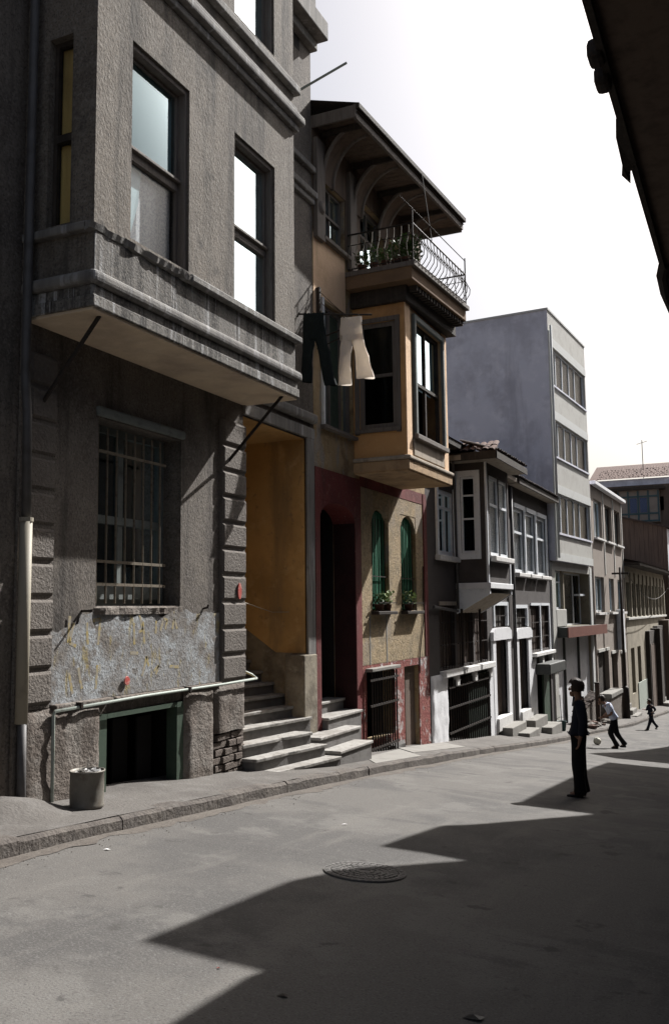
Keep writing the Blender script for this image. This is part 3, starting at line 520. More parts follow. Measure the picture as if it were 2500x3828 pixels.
h2.part('door_arch', MB(f).arch(13.26, 14.68, 1.5, 1.80, .016, -.42, 14), 'red'); h2.part('door_reveal', MB().quad((F+.01, 14.674, -2.6), (F-.4, 14.674, -2.6), (F-.4, 14.674, 1.6), (F+.01, 14.674, 1.6)), 'shaded_reveal')
h2.part('rough_plaster', MB(f).wall(14.95, 18.29, -.98, 2.21, [(15.44, 16.31, -.03, 1.9, .01), (16.95, 17.84, -.03, 1.9, .01)], n=.01), 'yellowrough')
h2.part('sunlit_peach_panel', MB(f).wall(13.10, 14.40, 4.9, 6.28, [(13.40, 14.5, 4.0, 5.25, .001)], n=.008), 'peach')  # paler panel painted where sunlight falls on this stretch of wall
h2.part('peeling_base', MB(f).wall(14.95, 18.5, -3.4, -.985, [(15.09, 16.41, -2.33, -1.05, .02), (16.99, 17.86, -3.3, -1.12, .02)], n=.022), 'redpeel')
h2.part('grey_footing', rough_slab(14.95, 16.95, -3.0, -2.5, .05, 21), 'riser')
m = MB(f); m.box(13.085, 13.262, -.1, .02, -2.6, 2.33); m.box(13.262, 14.678, -.1, .018, 1.805, 2.33); m.box(14.678, 14.945, -.1, .02, -2.6, 2.335); h2.part('red_door_surround', m, 'red', bevel=.006)
h2.part('red_band', MB(f).box(14.95, 18.3, 0, .016, 2.22, 2.45), 'red'); h2.part('red_corner', MB(f).box(18.3, 18.5, 0, .03, -.98, 2.45), 'red')
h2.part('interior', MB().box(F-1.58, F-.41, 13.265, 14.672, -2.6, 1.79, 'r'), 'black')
h2.part('hall_lamp', MB().lathe([(0, -.07), (.05, -.05), (.065, 0), (.04, .04), (0, .06)], (F-.5, 13.85, 1.5), 12), 'whitetrim')
for i, (xf, y0, y1, z) in enumerate(((-5.72, 12.52, 13.78, -2.08), (-6.02, 12.46, 14.0, -1.89), (-6.27, 13.28, 14.66, -1.70), (-6.6, 13.28, 14.66, -1.51))):
    s_ = h2.part('step', MB().box(-6.42 if i < 2 else -7.9, xf-.025, y0+.02, y1-.02, z-.6, z-.045), 'riser', bevel=.01)
    h2.part('tread', MB().box(xf-.36, xf, y0, y1, z-.045, z), 'tread', s_, bevel=.01)
for a0, a1 in ((15.45, 16.30), (16.96, 17.83)):
    sh_ = h2.part('shutter', MB(f).box(a0+.01, a1-.01, -.13, -.085, 0, 1.86), 'shutter')
    for k in range(9): h2.part('slat', MB(f).box(a0+.03+k*.09, a0+.085+k*.09, -.086, -.07, .02, 1.84), 'shutter', sh_)
    g = bars(h2, f, a0+.04, a1-.04, .05, 1.7, -.03, 5, (.62, .1), .009, 'iron')
    h2.part('sill', MB(f).box(a0-.06, a1+.06, -.1, .16, -.09, -.03), 'iron', bevel=.008)
    h2.part('sill_rail', MB(f).box(a0-.03, a1+.03, .14, .155, .12, .135), 'iron')
g = bars(h2, f, 15.1, 16.42, -2.62, -1.12, .10, 11, (-1.7, -1.25, -2.45), .02, 'iron')
h2.part('grille_hood', MB(f).box(15.05, 16.45, 0, .16, -1.1, -1.04), 'slab', bevel=.01)
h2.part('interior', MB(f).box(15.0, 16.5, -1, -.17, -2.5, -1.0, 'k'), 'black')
h2.part('door', MB(f).box(17.02, 17.83, -.24, -.19, -3.2, -1.14), 'wooddark'); h2.part('door', MB(f).box(17.3, 17.84, -.12, -.08, -3.2, -1.14), 'oldwood')
h2.part('drain_wire', MB().tube([(F+.03, 18.2, .9), (F+.03, 18.18, -.2), (F+.03, 17.9, -.9), (F+.03, 17.88, -1.3)], .012, 5), 'iron')
for a in (15.28, 16.1): h2.part('old_pipe_mark', MB(f).box(a, a+.05, .01, .016, -1.0, -.1), 'slab')
# side-street window beside the laundry, upper window, balcony door
window(h2, f, 13.42, 14.68, 3.07, 5.2, -.06, .07, .08, mull=(13.85, 14.3), fmat='woodgrey', glass='glassdim', back=None)
h2.part('green_panel', MB(f).box(13.86, 14.28, -.13, -.1, 3.12, 5.1), 'green'); h2.part('interior', MB(f).box(13.3, 14.7, -1.2, -.3, 3.0, 5.3, 'k'), 'black')
h2.part('window_casing', MB(f).box(13.38, 13.45, -.02, .05, 3.0, 5.25), 'whitetrim', bevel=.01)
h2.part('window_sill', MB(f).box(13.34, 14.7, -.02, .1, 3.0, 3.06), 'woodgrey', bevel=.01)
window(h2, f, 13.5, 14.42, 6.34, 7.36, -.08, .06, .06, mull=(13.96,), trans=(6.85,), fmat='woodgrey', back='bluelace')
window(h2, f, 15.1, 16.3, 6.0, 7.7, -.1, .08, .06, mull=(15.7,), trans=(7.1,), fmat='woodgrey', back='lace')
window(h2, f, 16.6, 17.6, 6.3, 7.5, -.1, .08, .06, mull=(17.1,), fmat='woodgrey', back='lace')
h2.part('upper_boarding', MB(f).wall(13.09, 18.5, 6.30, 8.22, [(13.49, 14.43, 6.33, 7.37, .02), (15.09, 16.31, 5.9, 7.71, .02), (16.59, 17.61, 6.29, 7.51, .02)], n=.02), 'oldwood')
h2.part('window_sill', MB(f).box(13.4, 14.5, -.02, .1, 6.26, 6.33), 'woodgrey', bevel=.01)
h2.part('pilaster', MB(f).box(13.12, 13.44, .0, .09, 6.2, 7.95), 'woodgrey', bevel=.01); h2.part('pilaster', MB(f).box(14.5, 14.8, .0, .09, 6.1, 7.95), 'woodgrey', bevel=.01)
m = MB(); m.lathe([(0, .05), (.07, .045), (.1, .02), (.12, 0)], k=18); o = h2.part('rosette', m, 'woodgrey'); o.data.transform(Matrix.Translation(h2.off)); o.rotation_euler = (0, R(90), 0); o.location = Vector((F+.09, 13.28, 6.75))-h2.off
# bay
B2 = -5.4; f2 = FX(B2)
h2.part('bay_front', MB(f2).wall(14.72, 17.06, 2.62, 5.55, [(15.2, 16.72, 3.12, 5.22, .12)]), 'orange')
fs2 = FY(14.72)
h2.part('bay_side', MB(fs2).wall(F, B2, 2.62, 5.55, [(-6.28, -5.57, 3.2, 5.12, .1)]), 'bayside2'); h2.part('bay_side', MB().quad((F, 17.06, 2.62), (B2, 17.06, 2.62), (B2, 17.06, 5.55), (F, 17.06, 5.55)), 'orange')
h2.part('bay_soffit', MB().box(F, B2+.03, 14.70, 17.08, 2.40, 2.62), 'orange', bevel=.01)
h2.part('bay_ledge', MB().box(F, B2+.09, 14.64, 17.16, 2.60, 2.67), 'greyply', bevel=.02); h2.part('bay_ledge', MB().box(F, B2+.06, 14.67, 17.12, 2.42, 2.595), 'orange', bevel=.01)
h2.part('apron_panel', MB(f2).box(15.05, 16.75, 0, .025, 2.72, 3.02), 'greyply', bevel=.008)
for a in (14.725, 16.80): h2.part('corner_board', MB(f2).box(a, a+.25, 0, .015, 2.68, 5.54), 'peach')
m = MB(f2); m.box(15.1, 15.2, 0, .06, 3.02, 5.32); m.box(16.72, 16.82, 0, .06, 3.02, 5.32); m.box(15.2, 16.72, 0, .058, 5.22, 5.32); h2.part('window_casing', m, 'greyblue', bevel=.012)
h2.part('window_sill', MB(f2).box(15.06, 16.86, 0, .1, 3.02, 3.11), 'woodgrey', bevel=.01)
w_ = window(h2, f2, 15.2, 16.72, 3.12, 5.22, -.05, .07, .06, mull=(15.95,), trans=(4.1,), mw=.06, fmat='wooddark', glass=None)
for a0, a1 in ((15.27, 15.92), (15.98, 16.65)): h2.part('pane', MB(f2).box(a0-.01, a1+.01, -.09, -.086, 4.12, 5.16), 'glass', w_)
h2.part('blind', MB(f2).box(15.25, 16.65, -.2, -.195, 4.1, 5.2), 'sheet', w_)
w_ = window(h2, fs2, -6.28, -5.57, 3.2, 5.12, -.03, .08, .06, trans=(4.15,), fmat='woodgrey', glass='glassdim', back=None)
h2.part('blind', MB(fs2).box(-6.2, -5.62, -.09, -.085, 4.15, 5.05), 'curtain', w_)
h2.part('window_casing', MB(fs2).box(-6.36, -6.28, 0, .03, 3.1, 5.2), 'woodgrey'); h2.part('window_casing', MB(fs2).box(-5.57, -5.49, 0, .03, 3.1, 5.2), 'woodgrey'); h2.part('window_casing', MB(fs2).box(-6.28, -5.57, 0, .028, 5.12, 5.2), 'woodgrey'); h2.part('window_sill', MB(fs2).box(-6.36, -5.49, 0, .05, 3.12, 3.19), 'woodgrey')
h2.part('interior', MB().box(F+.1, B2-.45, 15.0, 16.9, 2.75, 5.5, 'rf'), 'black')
# balcony
def hexa(P, z0, z1): return MB().prism(P, z0, z1)
h2.part('balcony_beam', hexa([(F, 14.62), (-5.32, 14.62), (-5.2, 17.15), (F, 17.15)], 5.42, 5.70), 'wooddark', bevel=.01)
h2.part('balcony_slab', hexa([(F, 14.42), (-5.13, 14.40), (-4.98, 17.15), (F, 17.2)], 5.70, 5.98), 'bayside', bevel=.015)
h2.part('balcony_edge', hexa([(F, 14.40), (-5.07, 14.37), (-4.92, 17.2), (F, 17.24)], 5.93, 6.02), 'woodgrey', bevel=.01)
for k in range(18): h2.part('dentil', MB().box(-5.3+k*.006, -5.16+k*.008, 14.72+k*.135, 14.79+k*.135, 5.60, 5.698), 'wooddark')
rl = [(-6.36, 14.46, 6.72), (-5.12, 14.45, 6.72), (-4.97, 17.12, 6.66), (-6.36, 17.15, 6.66)]
rail = h2.part('railing', MB().tube(rl, .016, 6).tube([(a, b, 6.08) for a, b, c in rl], .012, 6).tube([(a, b, 6.52) for a, b, c in rl], .008, 6), 'iron')
def belly(p, out):
    prof = [(.0, 6.05), (.05, 6.1), (.12, 6.2), (.13, 6.3), (.07, 6.42), (.01, 6.55), (0, 6.7)]
    return [(p[0]+out[0]*b, p[1]+out[1]*b, z) for b, z in prof]
for k in range(9): t = (k+.5)/9; h2.part('baluster', MB().tube(belly((-6.36+1.24*t, 14.455), (0, -1)), .0085, 5), 'ironbar', rail)
for k in range(17): t = (k+.3)/17; h2.part('baluster', MB().tube(belly((-5.12+.15*t, 14.45+2.67*t), (1, 0)), .0085, 5), 'ironbar', rail)
for k in range(9): t = (k+.5)/9; h2.part('baluster', MB().tube(belly((-6.36+1.39*t, 17.14), (0, 1)), .0085, 5), 'ironbar', rail)
for p in ((-5.12, 14.45), (-4.97, 17.12)): h2.part('rail_post', MB().tube([(p[0], p[1], 6.0), (p[0], p[1], 7.0)], .014, 6), 'iron', rail)
h2.part('drying_wire', MB().tube([(-5.14, 13.9, 6.98), (-4.97, 17.15, 6.95)], .009, 5), 'iron', rail); h2.part('roof_stay', MB().tube([(-5.05, 15.3, 6.7), (-5.2, 15.26, 8.0)], .009, 5), 'iron', rail)
# eaves: planked soffit, coved brackets, fascia
ex = lambda y: -5.61+.28*(y-13.12)/5.03
n = 34
for k in range(n):
    y0 = 13.14+k*(5.0/n); y1 = y0+5.0/n-.012; m = MB()
    m.add([(F-.1, y0, 8.2), (ex(y0), y0, 8.16), (ex(y1), y1, 8.16), (F-.1, y1, 8.2), (F-.1, y0, 8.22), (ex(y0), y0, 8.18), (ex(y1), y1, 8.18), (F-.1, y1, 8.22)], [(0, 1, 2, 3), (4, 5, 6, 7), (0, 1, 5, 4), (1, 2, 6, 5), (2, 3, 7, 6)]); h2.part('soffit_plank', m, 'oldwood')
m = MB(); m.add([(F-.2, 13.12, 8.24), (ex(13.12)+.06, 13.10, 8.19), (ex(18.15)+.06, 18.2, 8.19), (F-.2, 18.2, 8.24)], [(0, 1, 2, 3)]); h2.part('roof_boarding', m, 'wooddark')
h2.part('fascia', hexa([(ex(13.12)-.02, 13.105), (ex(13.12)+.03, 13.105), (ex(18.15)+.03, 18.2), (ex(18.15)-.02, 18.2)], 8.08, 8.24), 'woodgrey'); h2.part('fascia', MB().box(F-.1, ex(13.12)+.028, 13.085, 13.12, 8.1, 8.31), 'woodgrey'); h2.part('fascia', MB().box(F-.1, ex(18.2), 18.17, 18.2, 8.03, 8.3), 'woodgrey')
h2.part('fascia_top', hexa([(ex(13.12)-.02, 13.09), (ex(13.12)+.09, 13.09), (ex(18.15)+.09, 18.24), (ex(18.15)-.02, 18.24)], 8.245, 8.34), 'wooddark', bevel=.01)
m = MB(); m.add([(ex(13.1)+.09, 13.09, 8.33), (ex(18.2)+.09, 18.24, 8.33), (-11, 18.24, 10.0), (-11, 13.09, 10.0), (F-.1, 13.09, 8.31)], [(0, 1, 2, 3)]); roof2 = h2.part('roof', m, 'tiledark')
for yc in (13.62, 14.9, 16.15, 17.4):
    m = MB(); pr = []
    for k in range(9):
        a = math.pi/2*k/8; pr.append((F+.05+(1-math.cos(a))*(ex(yc)-F-.15), 7.3+.86*math.sin(a)))
    for (p, q) in zip(pr, pr[1:]):
        m.add([(p[0], yc-.2, p[1]), (q[0], yc-.2, q[1]), (q[0], yc+.2, q[1]), (p[0], yc+.2, p[1])], [(0, 1, 2, 3)])
    cv = h2.part('eave_cove', m, 'oldwood', sm=True)
    for s_ in (-.2, .2): h2.part('eave_bracket', MB().tube([(x_, yc+s_, z_) for x_, z_ in pr], .035, 6), 'woodgrey', cv, sm=True)
    h2.part('eave_beam', MB().box(F+.05, ex(yc)-.03, yc-.24, yc-.2, 8.06, 8.15), 'wooddark', cv)

# ------------------------------------------------------------ dark twin houses with white trim
h3 = Thing('dark_bay_house', 'dark boarded house with white-framed bay, iron gate and white doorway', 'house', (F, 18.5, -3.0))
ho = [(19.3, 20.5, 1.22, 2.7, .1), (19.3, 20.42, -1.3, .08, .15), (20.55, 21.9, -1.3, .08, .15), (22.05, 23.2, -1.3, .08, .15), (23.79, 25.05, -3.6, -.84, .3), (23.8, 25.28, -.5, .1, .12), (19.72, 23.1, -3.6, -1.56, .3)]
h3.part('wall', MB(f).wall(18.5, 25.72, -4.0, 3.72, ho), 'dkpaint')
h3.part('side_wall', MB().box(-12, F, 18.5, 25.72, -4.0, 3.72, 'r'), 'dkpaint')
h3.part('white_base', rough_slab(18.56, 19.68, -3.6, -1.42, .06, 31, .02), 'white', sm=True)
h3.part('white_base', MB(f).box(23.12, 23.5, 0, .05, -3.9, -1.45), 'white')
for a0, a1 in ((19.25, 20.5), (20.65, 21.95), (22.1, 23.35)):
    s_ = h3.part('window_sill', MB(f).box(a0, a1, -.02, .16, -1.5, -1.36), 'concrete', bevel=.015)
    h3.part('sill_corbel', MB(f).box(a1-.3, a1-.08, 0, .1, -1.75, -1.5), 'concrete', s_, bevel=.02)
for a0, a1 in ((19.3, 20.42), (20.55, 21.9), (22.05, 23.2)):
    h3.part('window_shutter', MB(f).box(a0+.01, a1-.01, -.13, -.09, -1.29, .07), 'woodbrown')
    h3.part('window_head', MB(f).box(a0-.02, a1+.02, 0, .03, .08, .17), 'greyply')
    bars(h3, f, a0+.05, a1-.05, -1.33, .05, .02, 5, (-.8, -.3), .012, 'iron')
gate = bars(h3, f, 19.74, 23.1, -3.45, -1.6, .05, 20, (-1.75, -2.2, -2.75), .022, 'iron', 'gate')
h3.part('gate_board', MB(f).box(21.3, 23.09, -.05, 0, -3.5, -1.6), 'gategreen', gate)
h3.part('interior', MB(f).box(19.6, 23.2, -2, -.25, -4, -1.4, 'k'), 'black')
def white_door(T, a0, a1, i0, i1, zt, zi, zb, t0, t1, tz0, tz1):
    m = MB(f); m.box(a0, i0, -.05, .06, zb-.5, zi); m.box(i1, a1, -.05, .06, zb-.5, zi); m.add([(a0-.03, .09, zi), (a1+.03, .09, zi), (a1+.03, .09, zt-.1), (a1-.2, .09, zt), (a0+.2, .09, zt), (a0-.03, .09, zt-.1)]+[(a, -.04, z) for a, z in ((a0-.03, zi), (a1+.03, zi), (a1+.03, zt-.1), (a1-.2, zt), (a0+.2, zt), (a0-.03, zt-.1))], [(0, 1, 2, 3, 4, 5)]+[(k, (k+1) % 6, 6+(k+1) % 6, 6+k) for k in range(6)])
    d = T.part('door_surround', m, 'white')
    T.part('door', MB(f).box(i0, i1, -.28, -.22, zb-.3, zi+.02), 'woodbrown', bevel=.01); mid = i0+(i1-i0)*.55
    T.part('door_leaf', MB(f).box(mid, i1, -.2, -.15, zb-.3, zi), 'oldwood', bevel=.01)
    m = MB(f); m.box(t0-.09, t0, -.05, .03, tz0, tz1+.1); m.box(t1, t1+.09, -.05, .03, tz0, tz1+.1); m.box(t0, t1, -.05, .028, tz1, tz1+.1); T.part('transom_frame', m, 'whitetrim')
    T.part('transom_pane', MB(f).box(t0, t1, -.1, -.08, tz0, tz1), 'roomdark'); g = bars(T, f, t0, t1, tz0, tz1, -.02, 4, ((tz0+tz1)/2,), .012, 'iron')
    T.part('door_threshold', MB(f).box(i0-.1, i1+.1, -.1, .12, zb-.35, zb), 'concrete', bevel=.02)
white_door(h3, 23.5, 25.38, 23.79, 25.05, -.52, -.84, -2.86, 23.9, 25.25, -.48, .08)
def plain_step(T, x1, y0, y1, z, h=.2): return T.part('step', MB().box(F+.0, x1, y0, y1, z-.7, z), 'slab', bevel=.02)
plain_step(h3, -6.02, 24.0, 25.6, -3.12); plain_step(h3, -5.72, 24.6, 25.9, -3.32)
window(h3, f, 19.3, 20.5, 1.22, 2.7, -.02, .09, .06, mull=(19.9,), trans=(2.3,), fmat='whitetrim', back='bluelace')
h3.part('window_casing', MB(f).box(20.5, 20.62, 0, .05, 1.1, 2.8), 'whitetrim'); h3.part('window_casing', MB(f).box(19.18, 19.3, 0, .05, 1.1, 2.8), 'whitetrim'); h3.part('window_sill', MB(f).box(19.1, 20.64, 0, .13, 1.08, 1.2), 'concrete', bevel=.02)
B3 = -5.62; f3 = FX(B3); fs3 = FY(20.6)
h3.part('bay_front', MB(f3).wall(20.6, 22.66, .58, 3.5, [(20.86, 21.7, 1.24, 3.15, .08), (21.76, 22.56, 1.24, 3.15, .08)]), 'dkpaint')
m = MB(fs3).wall(F, B3, .58, 3.5, [(-6.24, -5.88, 1.3, 3.1, .06)]); h3.part('bay_side', m, 'dkpaint')
h3.part('bay_side', MB().quad((F, 22.66, .58), (B3, 22.66, .58), (B3, 22.66, 3.5), (F, 22.66, 3.5)), 'dkpaint')
for a0, a1 in ((20.86, 21.7), (21.76, 22.56)):
    window(h3, f3, a0, a1, 1.24, 3.15, -.02, .08, .05, trans=(2.45,), mw=.06, fmat='whitetrim', glass='glassopen', back='lace', bn=.03)
    h3.part('window_sill', MB(f3).box(a0-.04, a1+.06, 0, .14, 1.1, 1.23), 'concrete', bevel=.02)
window(h3, fs3, -6.24, -5.88, 1.3, 3.1, -.02, .05, .05, trans=(2.1, 2.65), mw=.04, fmat='whitetrim', glass='glassdim', back=None)
m = MB(fs3); m.box(-6.37, -6.24, 0, .03, 1.15, 3.24); m.box(-5.88, -5.77, 0, .03, 1.15, 3.24); m.box(-6.24, -5.88, 0, .028, 3.1, 3.24); m.box(-6.24, -5.88, 0, .028, 1.15, 1.3); h3.part('window_casing', m, 'whitetrim')
h3.part('corner_board', MB().box(B3-.03, B3+.02, 20.575, 20.64, .6, 3.45), 'whitetrim'); h3.part('corner_board', MB().box(B3-.03, B3+.02, 22.6, 22.68, .6, 1.1), 'whitetrim')
h3.part('bay_ledge', MB().box(F, B3+.06, 20.56, 22.70, .46, .60), 'white', bevel=.015)
m = MB(); m.add([(F, 20.6, .47), (B3+.03, 20.6, .47), (B3+.03, 20.6, .34), (F, 20.6, -.12)]+[(F, 20.66, .47), (B3+.03, 20.66, .47), (B3+.03, 20.66, .34), (F, 20.66, -.12)], [(0, 1, 2, 3), (4, 5, 6, 7), (2, 3, 7, 6), (1, 2, 6, 5)]); h3.part('bay_bracket', m, 'whitetrim')
m = MB(); m.add([(F, 22.6, .47), (B3+.03, 22.6, .47), (B3+.03, 22.6, .34), (F, 22.6, -.12)]+[(F, 22.66, .47), (B3+.03, 22.66, .47), (B3+.03, 22.66, .34), (F, 22.66, -.12)], [(0, 1, 2, 3), (4, 5, 6, 7), (2, 3, 7, 6), (1, 2, 6, 5)]); h3.part('bay_bracket', m, 'whitetrim')
h3.part('bay_soffit', MB().quad((F, 20.63, -.1), (B3+.02, 20.63, .36), (B3+.02, 22.63, .36), (F, 22.63, -.1)), 'greyply')
h3.part('interior', MB().box(F-1.5, B3-.5, 20.8, 22.5, .7, 3.3, 'rf'), 'black')
# bay roof with clay tiles
def eave(T, poly, z, th, ridge, rz, mat='greyply', tmat='tiledark'):
    e = T.part('eave_soffit', MB().prism(poly, z, z+th), mat)
    m = MB(); n = len(poly); m.add([(x, y, z+th+.01) for x, y in poly]+[(x, y, rz) for x, y in ridge], [(0, 1, n+1, n), (1, 2, n+1), (2, 3, n, n+1), (3, 0, n)])
    return T.part('roof', m, tmat)
rf = eave(h3, [(-6.6, 20.05), (-5.22, 20.1), (-5.22, 23.05), (-6.6, 23.05)], 3.42, .12, [(-6.6, 21.0), (-6.6, 22.2)], 4.0)
h3.part('eave_board', MB().box(-6.5, -5.2, 20.07, 20.1, 3.40, 3.58), 'wooddark'); h3.part('eave_board', MB().box(-5.225, -5.195, 20.07, 23.07, 3.40, 3.56), 'wooddark')
m0 = MB(); k_ = 6
P = []
for j in (0, 1):
    for i in range(k_+1): a = math.pi*i/k_; P.append((.085*math.cos(a)*(1-.15*j), j*.34, .055*math.sin(a)*(1-.1*j)))
m0.add(P, [(i, i+1, k_+2+i, k_+1+i) for i in range(k_)]); TILE = m0.mesh('clay_tile'); TILE.materials.append(K['tile'])
m0 = MB(); m0.add(P, [(i, i+1, k_+2+i, k_+1+i) for i in range(k_)]); TILED = m0.mesh('sooty_tile'); TILED.materials.append(K['tiledark'])
def tile_row(T, p0, p1, down, n, mesh, rows=1, step=.3, jit=.02, par=None):
    p0, p1, down = Vector(p0), Vector(p1), Vector(down).normalized(); al = (p1-p0).normalized(); nn = al.cross(down).normalized()
    if nn.z < 0: nn = -nn
    up = -down; Mx = Matrix((up.cross(nn), up, nn)).transposed().to_4x4()
    for r_ in range(rows):
        for i in range(n):
            o = bpy.data.objects.new('roof_tile', mesh); C.objects.link(o); o.parent = par or T.e
            p = p0+(p1-p0)*((i+.5)/n)-down*step*r_+nn*(.02+.012*r_*0+random.uniform(-jit, jit)*.5)+al*random.uniform(-jit, jit)
            p -= Vector(T.e.location)
            o.matrix_local = Matrix.Translation(p) @ Mx @ Matrix.Rotation(random.uniform(-.06, .06), 4, 'Z')
tile_row(h3, (-5.2, 20.12, 3.58), (-5.2, 23.0, 3.58), (1, 0, -.32), 16, TILED, 3)
tile_row(h3, (-6.5, 20.06, 3.58), (-5.25, 20.06, 3.58), (0, -1, -.45), 8, TILE, 2)
h3.part('gutter_pipe', MB().tube([(F+.15, 20.1, 3.4), (F+.05, 20.5, 2.9), (F+.06, 20.52, .0)], .03, 8), 'zinc', sm=True)
h3.part('eave_soffit', MB().prism([(-6.6, 18.52), (-6.02, 18.52), (-6.02, 20.06), (-6.6, 20.06)], 3.66, 3.8), 'wooddark'); h3.part('eave_soffit', MB().prism([(-6.6, 23.06), (-6.1, 23.06), (-6.1, 25.75), (-6.6, 25.75)], 3.60, 3.72), 'greyply')
m = MB(); m.add([(-6.0, 18.5, 3.8), (-6.0, 25.75, 3.8), (-10, 25.75, 5.3), (-10, 18.5, 5.3)], [(0, 1, 2, 3)]); h3.part('roof', m, 'tiledark')
tile_row(h3, (-6.05, 23.1, 3.76), (-6.05, 25.7, 3.76), (1, 0, -.37), 14, TILED, 2)
h3.part('pipe', MB().tube([(F+.08, 18.7, .05), (F+.08, 20.4, -.05)], .035, 8), 'zinc')
h3.part('downpipe', MB().tube([(F+.1, 25.74, 3.5), (F+.1, 25.74, -.2), (F+.1, 25.74, -3.4)], .05, 8), 'zinc', sm=True)
h3.part('iron_post', MB().tube([(F+.15, 20.5, .0), (F+.15, 20.5, -1.3)], .03, 8), 'iron'); h3.part('iron_post', MB().tube([(F+.15, 22.0, .2), (F+.15, 22.0, -1.3)], .03, 8), 'iron')

h3b = Thing('dark_flat_house', 'dark house with three white-framed upper windows and dark green door', 'house', (F, 25.76, -3.6))
up3 = [(26.4, 27.6), (27.98, 29.15), (29.5, 30.75)]
ho = [(a, b, 1.05, 2.98, .12) for a, b in up3]+[(28.2, 29.4, -1.3, .08, .12), (29.62, 30.8, -1.3, .08, .12), (26.35, 27.53, -3.9, -.88, .3), (26.2, 27.7, -.56, .02, .12), (28.62, 30.9, -4.5, -1.95, .35)]
h3b.part('wall', MB(f).wall(25.76, 31.24, -4.6, 3.66, ho), 'dkpaint'); h3b.part('side_wall', MB().box(-12, F, 25.76, 31.24, -4.6, 3.66, 'r'), 'dkpaint')
for a, b in up3:
    window(h3b, f, a, b, 1.05, 2.98, -.03, .1, .06, trans=(2.25,), mw=.07, fmat='whitetrim', glass='glassopen', back='lace', bn=.03)
    h3b.part('window_sill', MB(f).box(a-.06, b+.16, -.02, .15, .92, 1.04), 'concrete', bevel=.02); m = MB(f); m.box(b, b+.12, 0, .05, 1.04, 3.1); m.box(a-.05, b, 0, .048, 2.98, 3.1); h3b.part('window_casing', m, 'whitetrim')
for a, b in ((28.2, 29.4), (29.62, 30.8)):
    h3b.part('window_shutter', MB(f).box(a, b, -.1, -.07, -1.3, .08), 'woodbrown'); m = MB(f); m.box(b, b+.1, 0, .04, -1.4, .16); m.box(a-.04, b, 0, .038, .08, .16); h3b.part('window_casing', m, 'whitetrim')
    bars(h3b, f, a+.05, b-.05, -1.3, .06, .0, 4, (-.9, -.45), .012, 'iron'); s_ = h3b.part('window_sill', MB(f).box(a-.1, b+.2, 0, .18, -1.5, -1.38), 'concrete', bevel=.02); h3b.part('sill_corbel', MB(f).box(b-.2, b, 0, .12, -1.75, -1.5), 'concrete', s_)
white_door(h3b, 26.05, 27.95, 26.35, 27.53, -.58, -.88, -2.95, 26.25, 27.65, -.55, .0)
plain_step(h3b, -6.0, 26.6, 28.3, -3.22); plain_step(h3b, -5.7, 27.4, 28.9, -3.5)
h3b.part('white_base', MB(f).box(27.96, 28.6, 0, .045, -4.4, -1.55), 'white', bevel=.02); h3b.part('green_door', MB(f).box(28.62, 29.9, -.34, -.28, -4.4, -2.0), 'greyblue'); h3b.part('green_door_leaf', MB(f).box(29.95, 30.9, -.1, -.04, -4.4, -2.0), 'green'); h3b.part('green_door_panel', MB(f).box(29.0, 29.9, -.27, -.2, -4.1, -3.62), 'bright'); h3b.part('door_sign_box', MB(f).box(28.45, 30.9, 0, .5, -2.05, -1.72), 'signdark', bevel=.03)  # the dark projecting box over the green door is a sign
e_ = h3b.part('eave_soffit', MB().prism([(-6.6, 25.78), (-6.08, 25.78), (-6.08, 31.5), (-6.6, 31.5)], 3.58, 3.68), 'greyply'); h3b.part('eave_board', MB().box(-6.09, -6.04, 25.78, 31.52, 3.58, 3.74), 'wooddark')
m = MB(); m.add([(-6.0, 25.76, 3.75), (-6.0, 31.5, 3.75), (-10, 31.5, 5.3), (-10, 25.76, 5.3)], [(0, 1, 2, 3)]); h3b.part('roof', m, 'tiledark'); tile_row(h3b, (-6.05, 25.8, 3.75), (-6.05, 31.4, 3.75), (1, 0, -.37), 30, TILED, 2)

# ------------------------------------------------------------ modern block
def local(name, label, x, y, deg, zb): return Thing(name, label, 'building' if 'block' in name else 'house', (x, y, zb), -R(deg), (0, 0, zb))
h4 = local('concrete_block', 'tall pale concrete block with ribbon windows and bare blue-grey side wall', -6.19, 31.4, 3.8, -4)
f4 = FX(0); rows = [(2.59, 3.98), (5.28, 6.6), (7.83, 9.22)]
h4.part('front', MB(f4).wall(.0, 5.42, 1.62, 10.45, [(.28, 5.3, a, b, .16) for a, b in rows]), 'pale')
m = MB(); m.quad((0, 0, 1.62), (-11, 0, 1.62), (-11, 0, 10.45), (0, 0, 10.45)); h4.part('blind_side_wall', m, 'bluegrey')
m = MB(); m.box(-11, 0, 0, 5.42, 1.62, 10.45, 'rf'); h4.part('shell', m, 'bluegrey')
for z0, z1 in ((1.62, 1.9), (3.99, 4.3), (6.61, 6.92), (9.23, 9.55)): h4.part('band', MB(f4).box(-.004, 5.424, 0, .02, z0, z1), 'paleband')
h4.part('corner_strip', MB(f4).box(-.03, .2, 0, .03, 1.62, 9.7), 'paleband'); h4.part('coping', MB().box(-11, .03, -.03, 5.45, 10.45, 10.52), 'paleband')
h4.part('downpipe', MB().tube([(.08, .1, 9.9), (.08, .1, 1.7)], .045, 8), 'paleband', sm=True)
for a, b in rows:
    w_ = window(h4, f4, .28, 5.3, a, b, -.08, .05, .06, mull=(1.19, 2.11, 3.08, 3.95), mw=.07, fmat='whitetrim', glass='glassopen', back='curtain', bn=.02); h4.part('sill', MB(f4).box(.25, 5.33, -.1, .05, a-.06, a), 'bluegrey', w_)
f4g = FX(-.2)
